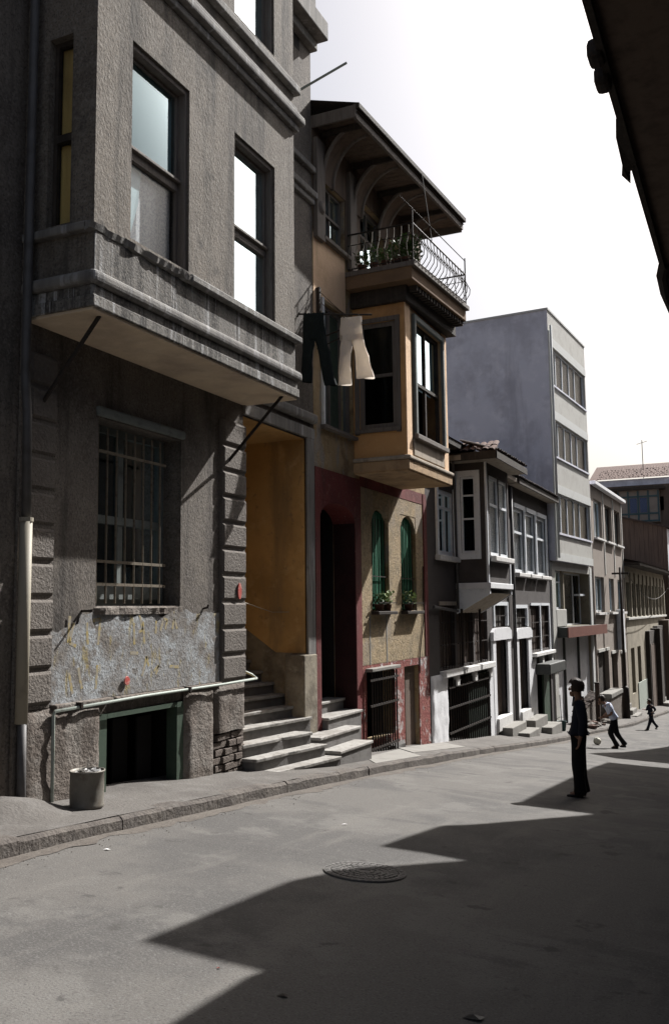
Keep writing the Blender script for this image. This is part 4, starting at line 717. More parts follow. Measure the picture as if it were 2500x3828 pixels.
h4.part('ground_front', MB(f4g).wall(-.1, 6.0, -5.0, 1.61, [(.38, 1.55, -.6, 1.3, .3), (1.7, 5.45, -.66, 1.3, .5), (.5, 5.45, -4.6, -1.05, .2)]), 'cream2'); h4.part('ground_side', MB().box(-11, -.2, -.1, 6.0, -5.0, 1.6, 'r'), 'bluegrey')
h4.part('lintel', MB(f4g).box(.2, 5.6, 0, .04, 1.3, 1.6), 'pale'); h4.part('pillar', MB(f4g).box(5.46, 5.8, 0, .05, -4.6, 1.55), 'paleband'); h4.part('pillar', MB(f4g).box(-.08, .36, 0, .05, -4.5, 1.55), 'pale'); h4.part('parapet', MB(f4g).box(.36, 1.7, 0, .06, -.66, -.05), 'pale', bevel=.02)
window(h4, f4g, .38, 1.55, -.05, 1.3, -.1, .07, .05, trans=(.9,), fmat='whitetrim', back='bluelace')
window(h4, f4g, 1.7, 5.45, -.66, 1.3, -.35, .06, .05, mull=(4.35,), mw=.07, fmat='whitetrim', glass='glassopen'); h4.part('interior', MB(f4g).box(.2, 5.6, -3, -.6, -.9, 1.45, 'k'), 'roomdark'); h4.part('vent_flap', MB(f4g).box(4.4, 5.2, -.33, -.1, .45, .52), 'whitetrim')
h4.part('canopy', MB(f4g).box(.5, 6.3, 0, .36, -1.02, -.68), 'signdark'); h4.part('sign_board', MB(f4g).box(.52, 6.6, .36, .4, -1.03, -.67), 'sign')
for a, b in ((.5, 1.58), (1.66, 3.62), (3.7, 5.45)): h4.part('shop_shutter', MB(f4g).box(a, b, -.15, -.1, -4.6, -1.06), 'white')
for a in (1.62, 3.66): h4.part('shutter_post', MB(f4g).box(a-.03, a+.03, -.12, -.02, -4.6, -1.06), 'signdark')

# ------------------------------------------------------------ farther houses
h5 = local('beige_house', 'beige rendered three-storey house with a white roof coping beyond the concrete block', -5.94, 37.6, 1.2, -4.6)
U = [(.55, 2.4), (3.2, 4.95), (5.65, 7.4)]; Lw = [(.25, 2.3), (3.5, 4.8), (5.85, 7.4)]
h5.part('wall', MB(f4).wall(0, 7.85, -6, 4.98, [(a, b, 2.87, 4.48) for a, b in U]+[(a, b, -.2, 1.26) for a, b in Lw]+[(.2, 2.7, -4.4, -1.8), (3.4, 4.9, -5, -2.0), (5.9, 7.3, -5, -2.1)]), 'beige'); h5.part('side_wall', MB().box(-9, 0, 0, 7.85, -6, 4.98, 'r'), 'beige')
h5.part('coping', MB().box(-9, .22, -.02, 7.95, 4.98, 5.12), 'white', bevel=.01)
for i, (a, b) in enumerate(U):
    window(h5, f4, a, b, 2.87, 4.48, -.12, .08, .05, mull=((a+b)/2,), fmat='woodbrown' if i else 'whitetrim', back='curtain' if not i else None); h5.part('sill', MB(f4).box(a-.1, b+.15, 0, .14, 2.78, 2.86), 'concrete'); h5.part('mullion_strip', MB(f4).box(b+.25, b+.4, 0, .03, 1.4, 4.9), 'pale')
for a, b in Lw: window(h5, f4, a, b, -.2, 1.26, -.12, .08, .05, mull=((a+b)/2,), fmat='whitetrim', back='bluelace'); h5.part('sill', MB(f4).box(a-.1, b+.1, 0, .14, -.3, -.21), 'concrete')
for a, b, z0, z1 in ((.2, 2.7, -4.4, -1.8), (3.4, 4.9, -5, -2.0), (5.9, 7.3, -5, -2.1)): h5.part('door', MB(f4).box(a, b, -.24, -.18, z0, z1), 'wooddark'); h5.part('door_head', MB(f4).box(a-.05, b+.05, 0, .05, z1, z1+.12), 'pale')
h5.part('interior', MB().box(-3, -.26, .2, 7.6, -.5, 4.8, 'r'), 'black'); h5.part('white_awning_panel', MB().box(.02, .3, 5.0, 5.5, -1.9, -.1), 'white', bevel=.02)  # the white box stands for a white awning sheet
for k in range(3): h5.part('step', MB().box(0, .75-.22*k, 4.8+.3*k, 6.4, -5.2, -4.75+.2*k), 'slab', bevel=.02)
h5.part('stone_ledge', MB().box(0, .5, 0, 2.9, -3.6, -3.4), 'slab', bevel=.03)
h5.part('footing', MB().box(0, .45, 0, 2.85, -5.4, -3.6), 'plinth')

h6 = local('cream_house', 'long low faded cream house with a row of tall windows under dark eaves', -5.76, 45.5, 1.2, -5.2)
W6 = [(.3+1.55*i, 1.35+1.55*i) for i in range(10)]
h6.part('wall', MB(f4).wall(0, 16, -7, 2.0, [(a, b, -.45, 1.2) for a, b in W6]+[(1.0, 2.2, -4.2, -2.0), (3.2, 4.4, -4.2, -2.0), (7, 8.4, -5.6, -2.4), (11, 12.3, -5.6, -2.6)]), 'cream2'); h6.part('side_wall', MB().box(-8, 0, 0, 16, -7, 2.0, 'r'), 'cream2')
for a, b in W6: window(h6, f4, a, b, -.45, 1.2, -.14, .05, .05, mull=((a+b)/2,), fmat='woodgrey', glass='glassdim', back='bluelace', bn=.05); h6.part('pilaster', MB(f4).box(b+.12, b+.38, 0, .07, -.55, 1.7), 'cream2', bevel=.01)
h6.part('sill_course', MB(f4).box(0, 16, 0, .12, -.62, -.5), 'pale', bevel=.02)
for a, b, z0, z1 in ((1.0, 2.2, -4.2, -2.0), (3.2, 4.4, -4.2, -2.0), (7, 8.4, -5.6, -2.4), (11, 12.3, -5.6, -2.6)): h6.part('door', MB(f4).box(a, b, -.24, -.18, z0, z1), 'wooddark')
h6.part('interior', MB().box(-3, -.3, .2, 15.6, -1, 1.6, 'r'), 'black'); h6.part('eave', MB().box(-.6, .75, -.1, 16.1, 1.98, 2.12), 'wooddark'); m = MB(); m.add([(.8, -.1, 2.13), (.8, 16.1, 2.13), (-4, 16.1, 3.3), (-4, -.1, 3.3)], [(0, 1, 2, 3)]); h6.part('roof', m, 'tile')
h6.part('green_base', MB(f4).box(2.9, 6.2, 0, .04, -6.5, -3.8), 'pipe'); 
for k in range(2): h6.part('step', MB().box(0, .8-.3*k, 8.6, 10.2, -6.3, -5.3+.2*k), 'slab', bevel=.02)
h6.part('step', MB().box(0, .8, 12.4, 14.2, -6.3, -5.6), 'slab', bevel=.02)
h6.part('lean_to', MB(f4).box(8.6, 9.6, 0, .5, -5.4, -1.2), 'wooddark'); h6.part('lean_to', MB(f4).box(12.6, 15.6, 0, .55, -5.9, -.8), 'oldwood')

h6.part('dark_lower_front', MB(f4).box(6.4, 8.5, 0, .22, -6.2, -1.3), 'wooddark'); h6.part('dark_lower_front', MB(f4).box(9.7, 12.5, 0, .25, -6.3, -1.1), 'wooddark')  # dark wood boxes that give the lower wall a darker tone
for k in range(4): h6.part('lower_front_door', MB(f4).box(6.6+.48*k, 6.98+.48*k, .22, .25, -5.6, -2.0-.1*(k % 2)), 'oldwood')
h7 = local('plank_gable_house', 'tall dark plank-sided house standing behind the low cream house', -5.1, 62.0, 6, -6)
for k in range(11):
    x1 = -k*.29; zt = 5.2+.28*k*.29*.9; h7.part('plank', MB().prism([(x1-.28, -.02-.008*(k % 3)), (x1, -.02-.008*(k % 3)), (x1, .03), (x1-.28, .03)], -6.5, zt), 'oldwood')
h7.part('wall', MB(f4).wall(0, 9, -7, 5.0, [(.6, 1.5, 2.2, 4.0), (2.2, 3.1, 2.2, 4.0), (.6, 1.5, -.8, 1.0), (2.2, 3.1, -.8, 1.0)]), 'white'); m = MB(); m.box(-6, 0, 0.03, 9, -7, 5.0, 'r'); h7.part('shell', m, 'oldwood')
for a in (.6, 2.2):
    for z in (2.2, -.8): window(h7, f4, a, a+.9, z, z+1.8, -.1, .07, .05, mull=(a+.45,), fmat='whitetrim', glass='glassdim', back='bluelace'); h7.part('sill', MB(f4).box(a-.1, a+1.0, 0, .15, z-.1, z), 'concrete')
m = MB(); m.add([(.25, -.25, 5.0), (.25, 9, 5.0), (-3.6, 9, 6.05), (-3.6, -.25, 6.05), (.25, -.25, 5.12), (.25, 9, 5.12), (-3.6, 9, 6.17), (-3.6, -.25, 6.17)], [(0, 1, 2, 3), (4, 5, 6, 7), (0, 1, 5, 4), (0, 3, 7, 4)]); h7.part('roof', m, 'tiledark')

h8 = Thing('tile_roof_house', 'far brown house with teal timber framing under a red tiled roof', 'house', (-8.5, 72.0, -7))
h8.part('wall', MB(FY(72)).wall(-13, -2.0, -8, 9.2, [(-8.3+.86*i, -7.75+.86*i, 7.2, 8.25, .12) for i in range(3)]), 'oldwood')
h8.part('side_wall', MB().box(-13, -2.0, 72, 84, -8, 9.2, 'f'), 'oldwood')
fy8 = FY(71.4); h8.part('oriel', MB().box(-9.3, -6.3, 71.4, 72, 6.3, 8.75), 'beige'); h8.part('oriel_roof', MB().box(-9.8, -5.9, 71.0, 72, 8.75, 8.95), 'wooddark')
for k in range(5): h8.part('timber', MB(fy8).box(-9.3+k*.72, -9.18+k*.72, 0, .06, 6.35, 8.7), 'teal')
for z in (6.35, 6.9, 8.2): h8.part('timber', MB(fy8).box(-9.3, -6.3, .0, .07, z, z+.12), 'teal')
for k in range(2): h8.part('oriel_window', MB(fy8).box(-8.4+k*.72, -7.9+k*.72, 0, .03, 7.05, 8.15), 'bluelace')
h8.part('upper_band', MB(FY(72)).box(-12.5, -2, 0, .05, 9.2, 9.7), 'bluegrey')
m = MB(); m.add([(-11.4, 71.7, 9.75), (-2, 71.7, 9.75), (-2, 76, 11.4), (-11.4, 76, 11.4)], [(0, 1, 2, 3)]); rf8 = h8.part('roof', m, 'tile'); h8.part('gable', MB().quad((-11.4, 71.75, 9.5), (-11.4, 76, 9.5), (-11.4, 76, 11.35), (-11.4, 71.75, 9.75)), 'oldwood')
tile_row(h8, (-10.8, 71.6, 9.75), (-3.0, 71.6, 9.75), (0, -1, -.38), 36, TILE, 6, .6, .05)
h8.part('aerial', MB().tube([(-7.6, 74, 10), (-7.6, 74, 13)], .03, 5).tube([(-8.0, 74, 12.7), (-7.2, 74, 12.9)], .02, 5), 'iron')

he = Thing('end_house', 'plain pale house closing the far end of the street', 'house', (2.0, 94.0, -7.6))
wn = [(-2.2+2.4*i, -1.2+2.4*i, z_, z_+1.7) for i in range(5) for z_ in (-5.5, -2.0, 1.5)]
he.part('wall', MB(FY(94)).wall(-4.5, 10.5, -9, 4.6, wn), 'beige'); he.part('side_wall', MB().box(-4.5, 10.5, 94, 103, -9, 4.6, 'f'), 'beige')
for a, b, z0, z1 in wn: window(he, FY(94), a, b, z0, z1, -.1, .08, .05, mull=((a+b)/2,), fmat='whitetrim', glass='glassdim', back='bluelace')
he.part('roof', MB().add([(-4.9, 93.5, 4.6), (10.9, 93.5, 4.6), (10.9, 98.5, 6.6), (-4.9, 98.5, 6.6), (-4.9, 103.5, 4.6), (10.9, 103.5, 4.6)], [(0, 1, 2, 3), (3, 2, 5, 4)]), 'tile')
# ------------------------------------------------------------ houses across the street (they shade the road)
def sun_lift(gx, gy, z):   # eave point at height z whose shadow meets the road at gx, gy
    h = z-gz(gx, gy); return (gx+h/2.8, gy+h*2.9/2.8)
def across(name, label, shadow, z, y0, y1, mat, wx, tall=4.6):
    T = Thing(name, label, 'house', (wx, y0, gz(wx, y0))); pts = [sun_lift(gx, gy, z) for gx, gy in shadow]
    y0_ = pts[0][1] if y0 is None else y0; zb = gz(wx, (y0+y1)/2)
    poly = [(wx+.4, pts[0][1])]+pts+[(wx+.4, pts[-1][1])]
    T.part('eave_soffit', MB().prism(poly, z, z+.08), 'oldwood')
    m = MB(lambda a, n, q: (wx-n, a, q)); ho = []; k = int((y1-y0)/1.6)
    for i in range(k):
        a = y0+.5+i*(y1-y0-.6)/k; ho += [(a, a+.8, zb+.9, zb+2.4), (a, a+.8, zb+3.6, zb+5.1)]
    T.part('wall', m.wall(y0, y1, zb-1.5, z+.02, ho), mat); T.part('side_wall', MB().box(wx, wx+7, y0, y1, zb-1.5, z+.02, 'l'), mat)
    for h in ho: window(T, lambda a, n, q: (wx-n, a, q), h[0], h[1], h[2], h[3], -.1, .07, .05, mull=((h[0]+h[1])/2,), fmat='woodgrey', glass='glassdim', back='lace')
    xs = min(p[0] for p in pts); m = MB(); m.add([(xs, y0, z+.1), (xs, y1, z+.1), (wx+4, y1, z+1.6), (wx+4, y0, z+1.6)], [(0, 1, 2, 3)])
    T.part('roof', MB().add([(wx-.3, y0, z+.085), (wx-.3, y1, z+.085), (wx+4, y1, z+1.2), (wx+4, y0, z+1.2)], [(0, 1, 2, 3)]), 'tiledark')
    T.part('skyblock_storey', MB().box(wx+1.5, wx+7, y0, y1, z, z+tall), mat); T.part('skyblock_eave', MB().box(wx+1.2, wx+7.2, y0-.1, y1+.1, z+tall, z+tall+.15), 'wooddark')  # unseen set-back storey, added to cut skylight reaching the street
    for i in range(k):
        a = y0+.5+i*(y1-y0-.6)/k; window(T, lambda a_, n, q: (wx+1.5-n, a_, q), a, a+.8, z+1.4, z+3.0, .03, .07, .05, mull=(a+.4,), fmat='woodgrey', glass='glassdim', back=None)
    return T
r1 = across('low_eaved_house', 'house on the near right whose dark broken eaves hang over the street', [(-2.47, 4.0), (-2.47, 4.51)], 3.2, 1.5, 9.75, 'oldwood', .9)
ex1 = sun_lift(-2.475, 4, 3.2)[0]; r1.part('eave_soffit', MB().box(ex1, 1.3, -3.0, 9.2, 3.201, 3.279), 'oldwood')
r1.part('wall', MB().box(.9, 7, -3.0, 1.49, -3, 3.2), 'oldwood')
r1.part('fascia', MB().box(ex1-.002, ex1+.04, -3.0, 9.76, 3.15, 3.34), 'wooddark')
for yy, dz in ((5.05, .0), (5.3, -.02)): r1.part('gutter_clamp', MB().box(ex1-.06, ex1+.03, yy, yy+.16, 3.12+dz, 3.24+dz), 'iron', bevel=.03)
m = MB(); m.add([(ex1-.02, 5.98, 3.22), (ex1-.05, 6.2, 3.2), (ex1-.05, 6.5, 3.14), (ex1-.07, 6.62, 3.12), (ex1-.02, 6.72, 3.09), (ex1, 6.6, 3.2), (ex1+.02, 6.0, 3.22), (ex1+.02, 6.6, 3.14)], [(0, 1, 2, 5), (2, 3, 4, 5), (0, 1, 7, 6), (1, 2, 3, 7)]); r1.part('broken_board', m, 'wooddark')
r1.part('gutter_end', MB().tube([(ex1+.03, 8.8, 3.2), (ex1-.01, 9.0, 3.17), (ex1-.02, 9.5, 3.15), (ex1+.03, 10.0, 3.05), (ex1+.2, 10.1, 2.7)], .05, 8), 'iron')
across('angled_eave_house', 'house across the street beyond the low-eaved one, with a chamfered eave', [(-2.6, 4.53), (-3.28, 4.53), (-3.25, 6.29), (-3.13, 6.7), (-2.39, 7.89)], 4.72, 9.8, 14.6, 'dkpaint', 1.2)
across('angled_eave_house', 'third house across the street, eave corner pointing at the bright corner', [(-2.3, 7.91), (-3.19, 7.92), (-3.08, 9.27), (-2.86, 9.55), (-1.92, 11.62)], 4.7, 14.65, 18.4, 'stuccoF', 1.2)
across('long_eave_house', 'long house across the street shading the standing youth', [(-1.9, 11.63), (-2.86, 11.63), (-2.94, 15.82), (-3.06, 20.41)], 4.4, 18.45, 27.2, 'oldwood', 1.4)
across('far_eave_house', 'last house across the street, deepest in the shade', [(-3.1, 22.0), (-3.86, 22.83), (-3.34, 24.76), (-2.65, 29.4), (-2.3, 45)], 3.5, 27.3, 52, 'dkpaint', 1.6)

# ------------------------------------------------------------ things in the street
def leaves(T, c, r, h, n, mat, size=.06, name='foliage', parent=None, seed=1):
    rnd = random.Random(seed); m = MB()
    for i in range(n):
        a = rnd.uniform(0, 6.28); q = r*math.sqrt(rnd.random()); z = h*rnd.random(); p = Vector((c[0]+q*math.cos(a), c[1]+q*math.sin(a), c[2]+z))
        d = Vector((rnd.uniform(-1, 1), rnd.uniform(-1, 1), rnd.uniform(-.2, 1))).normalized(); s_ = d.cross(Vector((0, 0, 1))).normalized()*size*.35; l = d*size*rnd.uniform(.7, 1.4)
        m.add([tuple(p), tuple(p+l*.5+s_), tuple(p+l), tuple(p+l*.5-s_)], [(0, 1, 2, 3)])
    o = T.part(name, m, mat, parent); o['kind'] = 'stuff'; return o
# tin bin
bx_, by_ = -5.88, 7.06; bz = walkz(bx_, by_)
t = Thing('tin_bin', 'dented round tin bin with white scraps beside the basement doorway', 'bin', (bx_, by_, bz))
m = MB(); m.lathe([(0, .012), (.15, .012), (.155, 0), (.164, .015), (.157, .03), (.161, .18), (.158, .32), (.168, .33), (.168, .345), (.156, .345), (.152, .3)], (bx_, by_, bz), 32); o = t.part('drum', m, 'tin', sm=True)
m = MB(); m.lathe([(0, .30), (.152, .295)], (bx_, by_, bz), 20); t.part('ash_fill', m, 'dirt')
for k in range(9):
    a = k*2.4; q = .03+.009*k; p = (bx_+q*math.cos(a), by_+q*math.sin(a), bz+.33); m = MB(); m.add([(p[0]+random.uniform(-.04, .04), p[1]+random.uniform(-.04, .04), p[2]+random.uniform(-.02, .035)) for _ in range(6)], [(0, 1, 2), (2, 3, 4), (1, 3, 5), (0, 4, 5), (0, 2, 5)])
    tag(mobj('paper_scrap', m.mesh('paper_scrap'), 'paper'), 'crumpled white scrap lying in the tin bin', 'paper', 'scraps in the tin bin')
# manhole
mx_, my_ = -2.93, 6.84; mz = roadz(mx_, my_)+.006
t = Thing('manhole_cover', 'round cast-iron manhole cover half in sun on the road', 'manhole cover', (mx_, my_, mz)); sl = math.atan(.075)
m = MB(); m.lathe([(0, .004), (.255, .004), (.26, -.01)], (mx_, my_, mz), 40); t.part('lid', m, 'castiron')
m = MB(); m.lathe([(.27, -.01), (.272, .006), (.325, .006), (.33, -.012)], (mx_, my_, mz), 40); t.part('frame_ring', m, 'castiron')
m0 = MB(); m0.box(-.016, .016, -.02, .02, 0, .0045); stud = m0.mesh('stud'); stud.materials.append(K['castiron'])
for q, n in ((.06, 8), (.11, 14), (.16, 20), (.21, 26), (.245, 30), (.3, 36)):
    for k in range(n):
        a = 2*math.pi*k/n; o = bpy.data.objects.new('stud', stud); C.objects.link(o); o.parent = t.e; o.location = (q*math.cos(a), q*math.sin(a), .004); o.rotation_euler = (0, 0, a)
t.e.rotation_euler = (-math.atan(.077), math.atan(.045), 0)
# rack and washing
t = Thing('drying_rack', 'wooden drying rack poles holding two pairs of trousers by the bay', 'drying rack', (-6.35, 12.9, 4.6))
A = Vector((-6.3, 12.4, 4.64)); Bp = Vector((-5.44, 13.3, 4.77))
t.part('pole', MB().tube([A, Bp], .016, 8), 'wooddark'); t.part('pole', MB().tube([(-6.38, 13.3, 4.5), (-5.62, 13.15, 4.62)], .014, 8), 'wooddark'); t.part('pole', MB().tube([(-6.38, 13.2, 4.3), (-5.75, 13.1, 4.44)], .012, 8), 'wooddark')
t.part('upright', MB().box(-6.39, -6.33, 13.2, 13.26, 4.75, 5.35), 'wooddark'); t.part('stay_wire', MB().tube([(-6.36, 13.23, 5.3), (-5.8, 13.2, 4.72)], .005, 5), 'iron'); t.part('stay_wire', MB().tube([(-6.36, 13.23, 5.15), (-5.95, 13.1, 4.66)], .005, 5), 'iron')
t.part('bracket', MB().tube([(-6.38, 12.5, 4.64), (-6.28, 12.35, 4.64)], .012, 6), 'iron')
def trousers(name, label, mat, top, right, waist, rise, legl, legr, wl, wr, open_, sway):
    """hung by the waistband: a closed cloth shell with two legs"""
    T = Thing(name, label, 'trousers', top); r_ = Vector(right).normalized(); nrm = r_.cross(Vector((0, 0, 1))).normalized(); m = MB(); top = Vector(top)
    def ring(c, hw, z, th, k=14, ph=0):
        out = []
        for i in range(k):
            a = 2*math.pi*i/k; wob = .01*math.sin(3*a+z*9+ph)+.018*mn.noise((a*2, z*7, ph)); out.append(tuple(top+r_*(c+(hw+wob)*math.cos(a))+nrm*((th+wob)*math.sin(a)+sway*(-z)**1.5)+Vector((0, 0, z+.01*math.sin(2*a)))))
        return out
    def sweep(rings, capb=True):
        k = len(rings[0]); P = [p for q in rings for p in q]; m.add(P, [(j*k+i, j*k+(i+1) % k, (j+1)*k+(i+1) % k, (j+1)*k+i) for j in range(len(rings)-1) for i in range(k)])
    sweep([ring(0, waist*(1+.12*j/4), -rise*j/4*1.05, .018) for j in range(5)])
    for s_, L_, w_ in ((-1, legl, wl), (1, legr, wr)):
        n = 8; sweep([ring(s_*(waist*.5+open_*(1 if s_ > 0 else .25)*(j/n)), (waist*.56)*(1-.25*j/n)+(w_-waist*.42)*(j/n)**2, -rise*.8-(L_-rise*.8)*j/n, .02+.012*(j/n), 14, s_) for j in range(n+1)])
    o = T.part('cloth', m, mat, sm=True)
    for q in (-.7, .7): T.part('peg', MB().box(top.x+r_.x*waist*q-.008, top.x+r_.x*waist*q+.008, top.y+r_.y*waist*q-.008, top.y+r_.y*waist*q+.008, top.z-.04, top.z+.04), 'ironbar')
    return T
trousers('trousers', 'black trousers hanging from the drying rack', 'trsdark', (-6.10, 12.52, 4.66), (1, .5, 0), .165, .40, 1.12, 1.17, .08, .10, .17, .02)
trousers('trousers', 'white trousers hanging beside the black pair on the drying rack', 'trswhite', (-5.68, 13.02, 4.68), (1, .35, 0), .17, .36, 1.12, 1.02, .11, .15, .14, .03)
# plants
def pot_plant(x, y, z, label, r, h, n, mat, seed, group, size=.07):
    T = Thing('potted_plant', label, 'plant', (x, y, z), group=group); m = MB(); m.lathe([(0, 0), (.06, 0), (.085, .12), (.09, .13), (.078, .13), (0, .115)], (x, y, z), 14); T.part('pot', m, 'pot', sm=True)
    T.part('stem', MB().tube([(x, y, z+.1), (x+.01, y, z+.13+h*.6)], .008, 5), 'leaf'); leaves(T, (x, y, z+.13), r, h, n, mat, size, seed=seed); return T
pot_plant(F+.06, 15.66, -.03, 'green plant at the left end of the first arched window sill', .11, .2, 70, 'leaf', 3, 'plants on the arched window sills')
pot_plant(F+.06, 16.05, -.03, 'pale leafy plant at the right end of the first arched window sill', .13, .22, 70, 'leafpale', 4, 'plants on the arched window sills')
pot_plant(F+.06, 17.2, -.03, 'bright pale plant on the second arched window sill', .16, .24, 90, 'leafpale', 5, 'plants on the arched window sills')
for i, (q, h) in enumerate(((.15, .22), (.35, .3), (.55, .2), (.72, .34), (.88, .28))):
    pot_plant(-6.3+1.15*q, 14.56, 6.02, ['small', 'bushy', 'low', 'tall', 'dark'][i]+' potted plant, '+['first', 'second', 'third', 'fourth', 'fifth'][i]+' from the wall along the balcony railing', .12, h, 90, 'leaf', 20+i, 'plants on the balcony')
pot_plant(-5.25, 14.75, 6.02, 'large dark plant in the near corner of the balcony', .17, .42, 200, 'leaf', 31, 'plants on the balcony', .09)
# teal bucket with a stick, post, rubble, pole
bz = walkz(-5.85, 29.6); t = Thing('bucket', 'dark teal bucket with a stick standing at the pavement edge', 'bucket', (-5.85, 29.6, bz)); m = MB(); m.lathe([(0, .01), (.12, 0), (.155, .28), (.165, .28), (.165, .295), (.145, .29), (.13, .1)], (-5.85, 29.6, bz), 18); t.part('pail', m, 'bucket', sm=True); t.part('handle', MB().tube([(-5.85-.16*math.cos(a*.3), 29.6, bz+.28+.14*math.sin(a*.3)) for a in range(11)], .008, 5), 'iron')
tag(mobj('broom_stick', MB().tube([(-5.84, 29.6, bz+.05), (-5.9, 29.72, bz+1.1)], .012, 6).mesh('broom_stick'), 'woodgrey'), 'thin wooden stick leaning in the teal bucket', 'stick')
pz = walkz(-5.6, 35.2); t = Thing('wooden_post', 'short dark wooden post on the pavement before the beige house', 'post', (-5.6, 35.2, pz)); t.part('shaft', MB().box(-5.68, -5.52, 35.1, 35.26, pz-.3, pz+1.45), 'woodbrown', bevel=.02); t.part('cap', MB().box(-5.69, -5.51, 35.09, 35.27, pz+1.45, pz+1.5), 'wooddark')
px_, py_ = -5.35, 40.9; pz = walkz(px_, py_); t = Thing('utility_pole', 'thin dark utility pole with a thick base in front of the beige house', 'pole', (px_, py_, pz)); t.part('base', MB().tube([(px_, py_, pz-.2), (px_, py_, pz+1.25), (px_, py_, pz+1.35)], [.17, .16, .08], 12), 'iron', sm=True); t.part('mast', MB().tube([(px_, py_, pz+1.3), (px_, py_, pz+6.4)], [.065, .05], 10), 'iron', sm=True); t.part('crossarm', MB().box(px_-.35, px_+.35, py_-.03, py_+.03, pz+6.1, pz+6.18), 'iron')
t.part('cable', MB().tube([(px_+.25, py_+20*q, pz+6.15-.9*math.sin(math.pi*min(1, q))-.3*q) for q in (0, .1, .2, .3, .4, .5, .6, .7, .8, .9, 1.0)], .012, 4), 'iron')
for i in range(26):
    x_, y_ = random.uniform(-5.95, -5.25), random.uniform(32.2, 36.6); s_ = random.uniform(.06, .17); z_ = walkz(x_, y_); m = MB(); bm_ = bmesh.new(); bmesh.ops.create_icosphere(bm_, subdivisions=1, radius=s_)
    P = [(x_+v.co.x*1.3+random.uniform(-.02, .02), y_+v.co.y+random.uniform(-.02, .02), z_+s_*.5+v.co.z*.7) for v in bm_.verts]; Fc = [tuple(v.index for v in q.verts) for q in bm_.faces]; bm_.free(); m.add(P, Fc)
    o = mobj('rubble_stone', m.mesh('rubble_stone'), 'stone' if i % 3 else 'tile'); tag(o, 'loose stone in the rubble before the concrete block', 'stone', 'rubble before the concrete block')
t = Thing('tiled_low_wall', 'low broken wall with clay tile coping before the white shop shutters', 'wall', (-5.95, 33.0, -4.2)); m = MB(); m.add([(-6.1, 32.6, -4.6), (-5.8, 32.6, -4.6), (-5.8, 36.3, -4.7), (-6.1, 36.3, -4.7), (-6.1, 32.6, -3.75), (-5.8, 32.6, -3.75), (-5.75, 36.3, -3.35), (-6.05, 36.3, -3.35)], [(0, 1, 5, 4), (1, 2, 6, 5), (2, 3, 7, 6), (3, 0, 4, 7), (4, 5, 6, 7)]); t.part('masonry', m, 'plinth'); tile_row(t, (-5.78, 32.65, -3.73), (-5.73, 36.3, -3.33), (1, 0, -.3), 18, TILED, 1)
# scraps on the road and in the gutter
for lab, x_, y_, s_, mt in (('dark crumpled rag on the shaded road in the foreground', -1.35, 4.45, .05, 'shoe'), ('white paper scrap at the shaded right edge of the road', -.55, 4.35, .05, 'paper'), ('small white scrap in the gutter below the kerb', -4.95, 6.2, .03, 'paper'), ('tiny orange peel on the sunlit road', -2.72, 4.35, .011, 'redspot'), ('brown twig beside the shadow edge in the foreground', -2.25, 4.2, .03, 'wooddark'), ('white pebble lying on the sunlit road', -3.9, 8.6, .03, 'paper')):
    z_ = roadz(x_, y_); m = MB(); m.add([(x_-s_, y_-s_*.5, z_+.004), (x_+s_*.8, y_-s_*.6, z_+.012), (x_+s_, y_+s_*.5, z_+.004), (x_-s_*.4, y_+s_*.6, z_+.008), (x_, y_, z_+s_*.4)], [(0, 1, 4), (1, 2, 4), (2, 3, 4), (3, 0, 4), (0, 1, 2, 3)]); tag(mobj('litter', m.mesh('litter'), mt), lab, 'litter')
m = MB(); rnd = random.Random(11)
for i in range(700):
    y_ = rnd.uniform(3, 24); q = abs(rnd.gauss(0, .16)); x_ = kerbx(y_)+.03+q; s_ = rnd.uniform(.003, .009); z_ = roadz(x_, y_)
    m.add([(x_-s_, y_-s_, z_), (x_+s_, y_-s_, z_), (x_, y_+s_, z_), (x_, y_, z_+s_)], [(0, 1, 3), (1, 2, 3), (2, 0, 3)])
o = mobj('grit', m.mesh('grit'), 'dirt'); o['kind'] = 'stuff'; o['label'] = 'loose grit and dust lying along the foot of the kerb'; o['category'] = 'grit'

# ------------------------------------------------------------ people
def skin(name, pts, edges, mat, parent, sub=2, off=(0, 0, 0)):
    """pts: list of (x,y,z,rx,ry); grown with a Skin modifier"""
    bm = bmesh.new(); lay = bm.verts.layers.skin.verify(); vs = []
    for i, p in enumerate(pts):
        v = bm.verts.new((p[0]-off[0], p[1]-off[1], p[2]-off[2])); v[lay].radius = (p[3], p[4] if len(p) > 4 else p[3]); v[lay].use_root = (i == 0); vs.append(v)
    for a, b in edges: bm.edges.new((vs[a], vs[b]))
    me = bpy.data.meshes.new(name); bm.to_mesh(me); bm.free()
    o = mobj(name, me, mat, parent); k = o.modifiers.new('skin', 'SKIN'); k.use_smooth_shade = True; k.branch_smoothing = .6
    s_ = o.modifiers.new('sub', 'SUBSURF'); s_.levels = sub; s_.render_levels = sub; return o
def chain(*idx): return [(a, b) for a, b in zip(idx, idx[1:])]
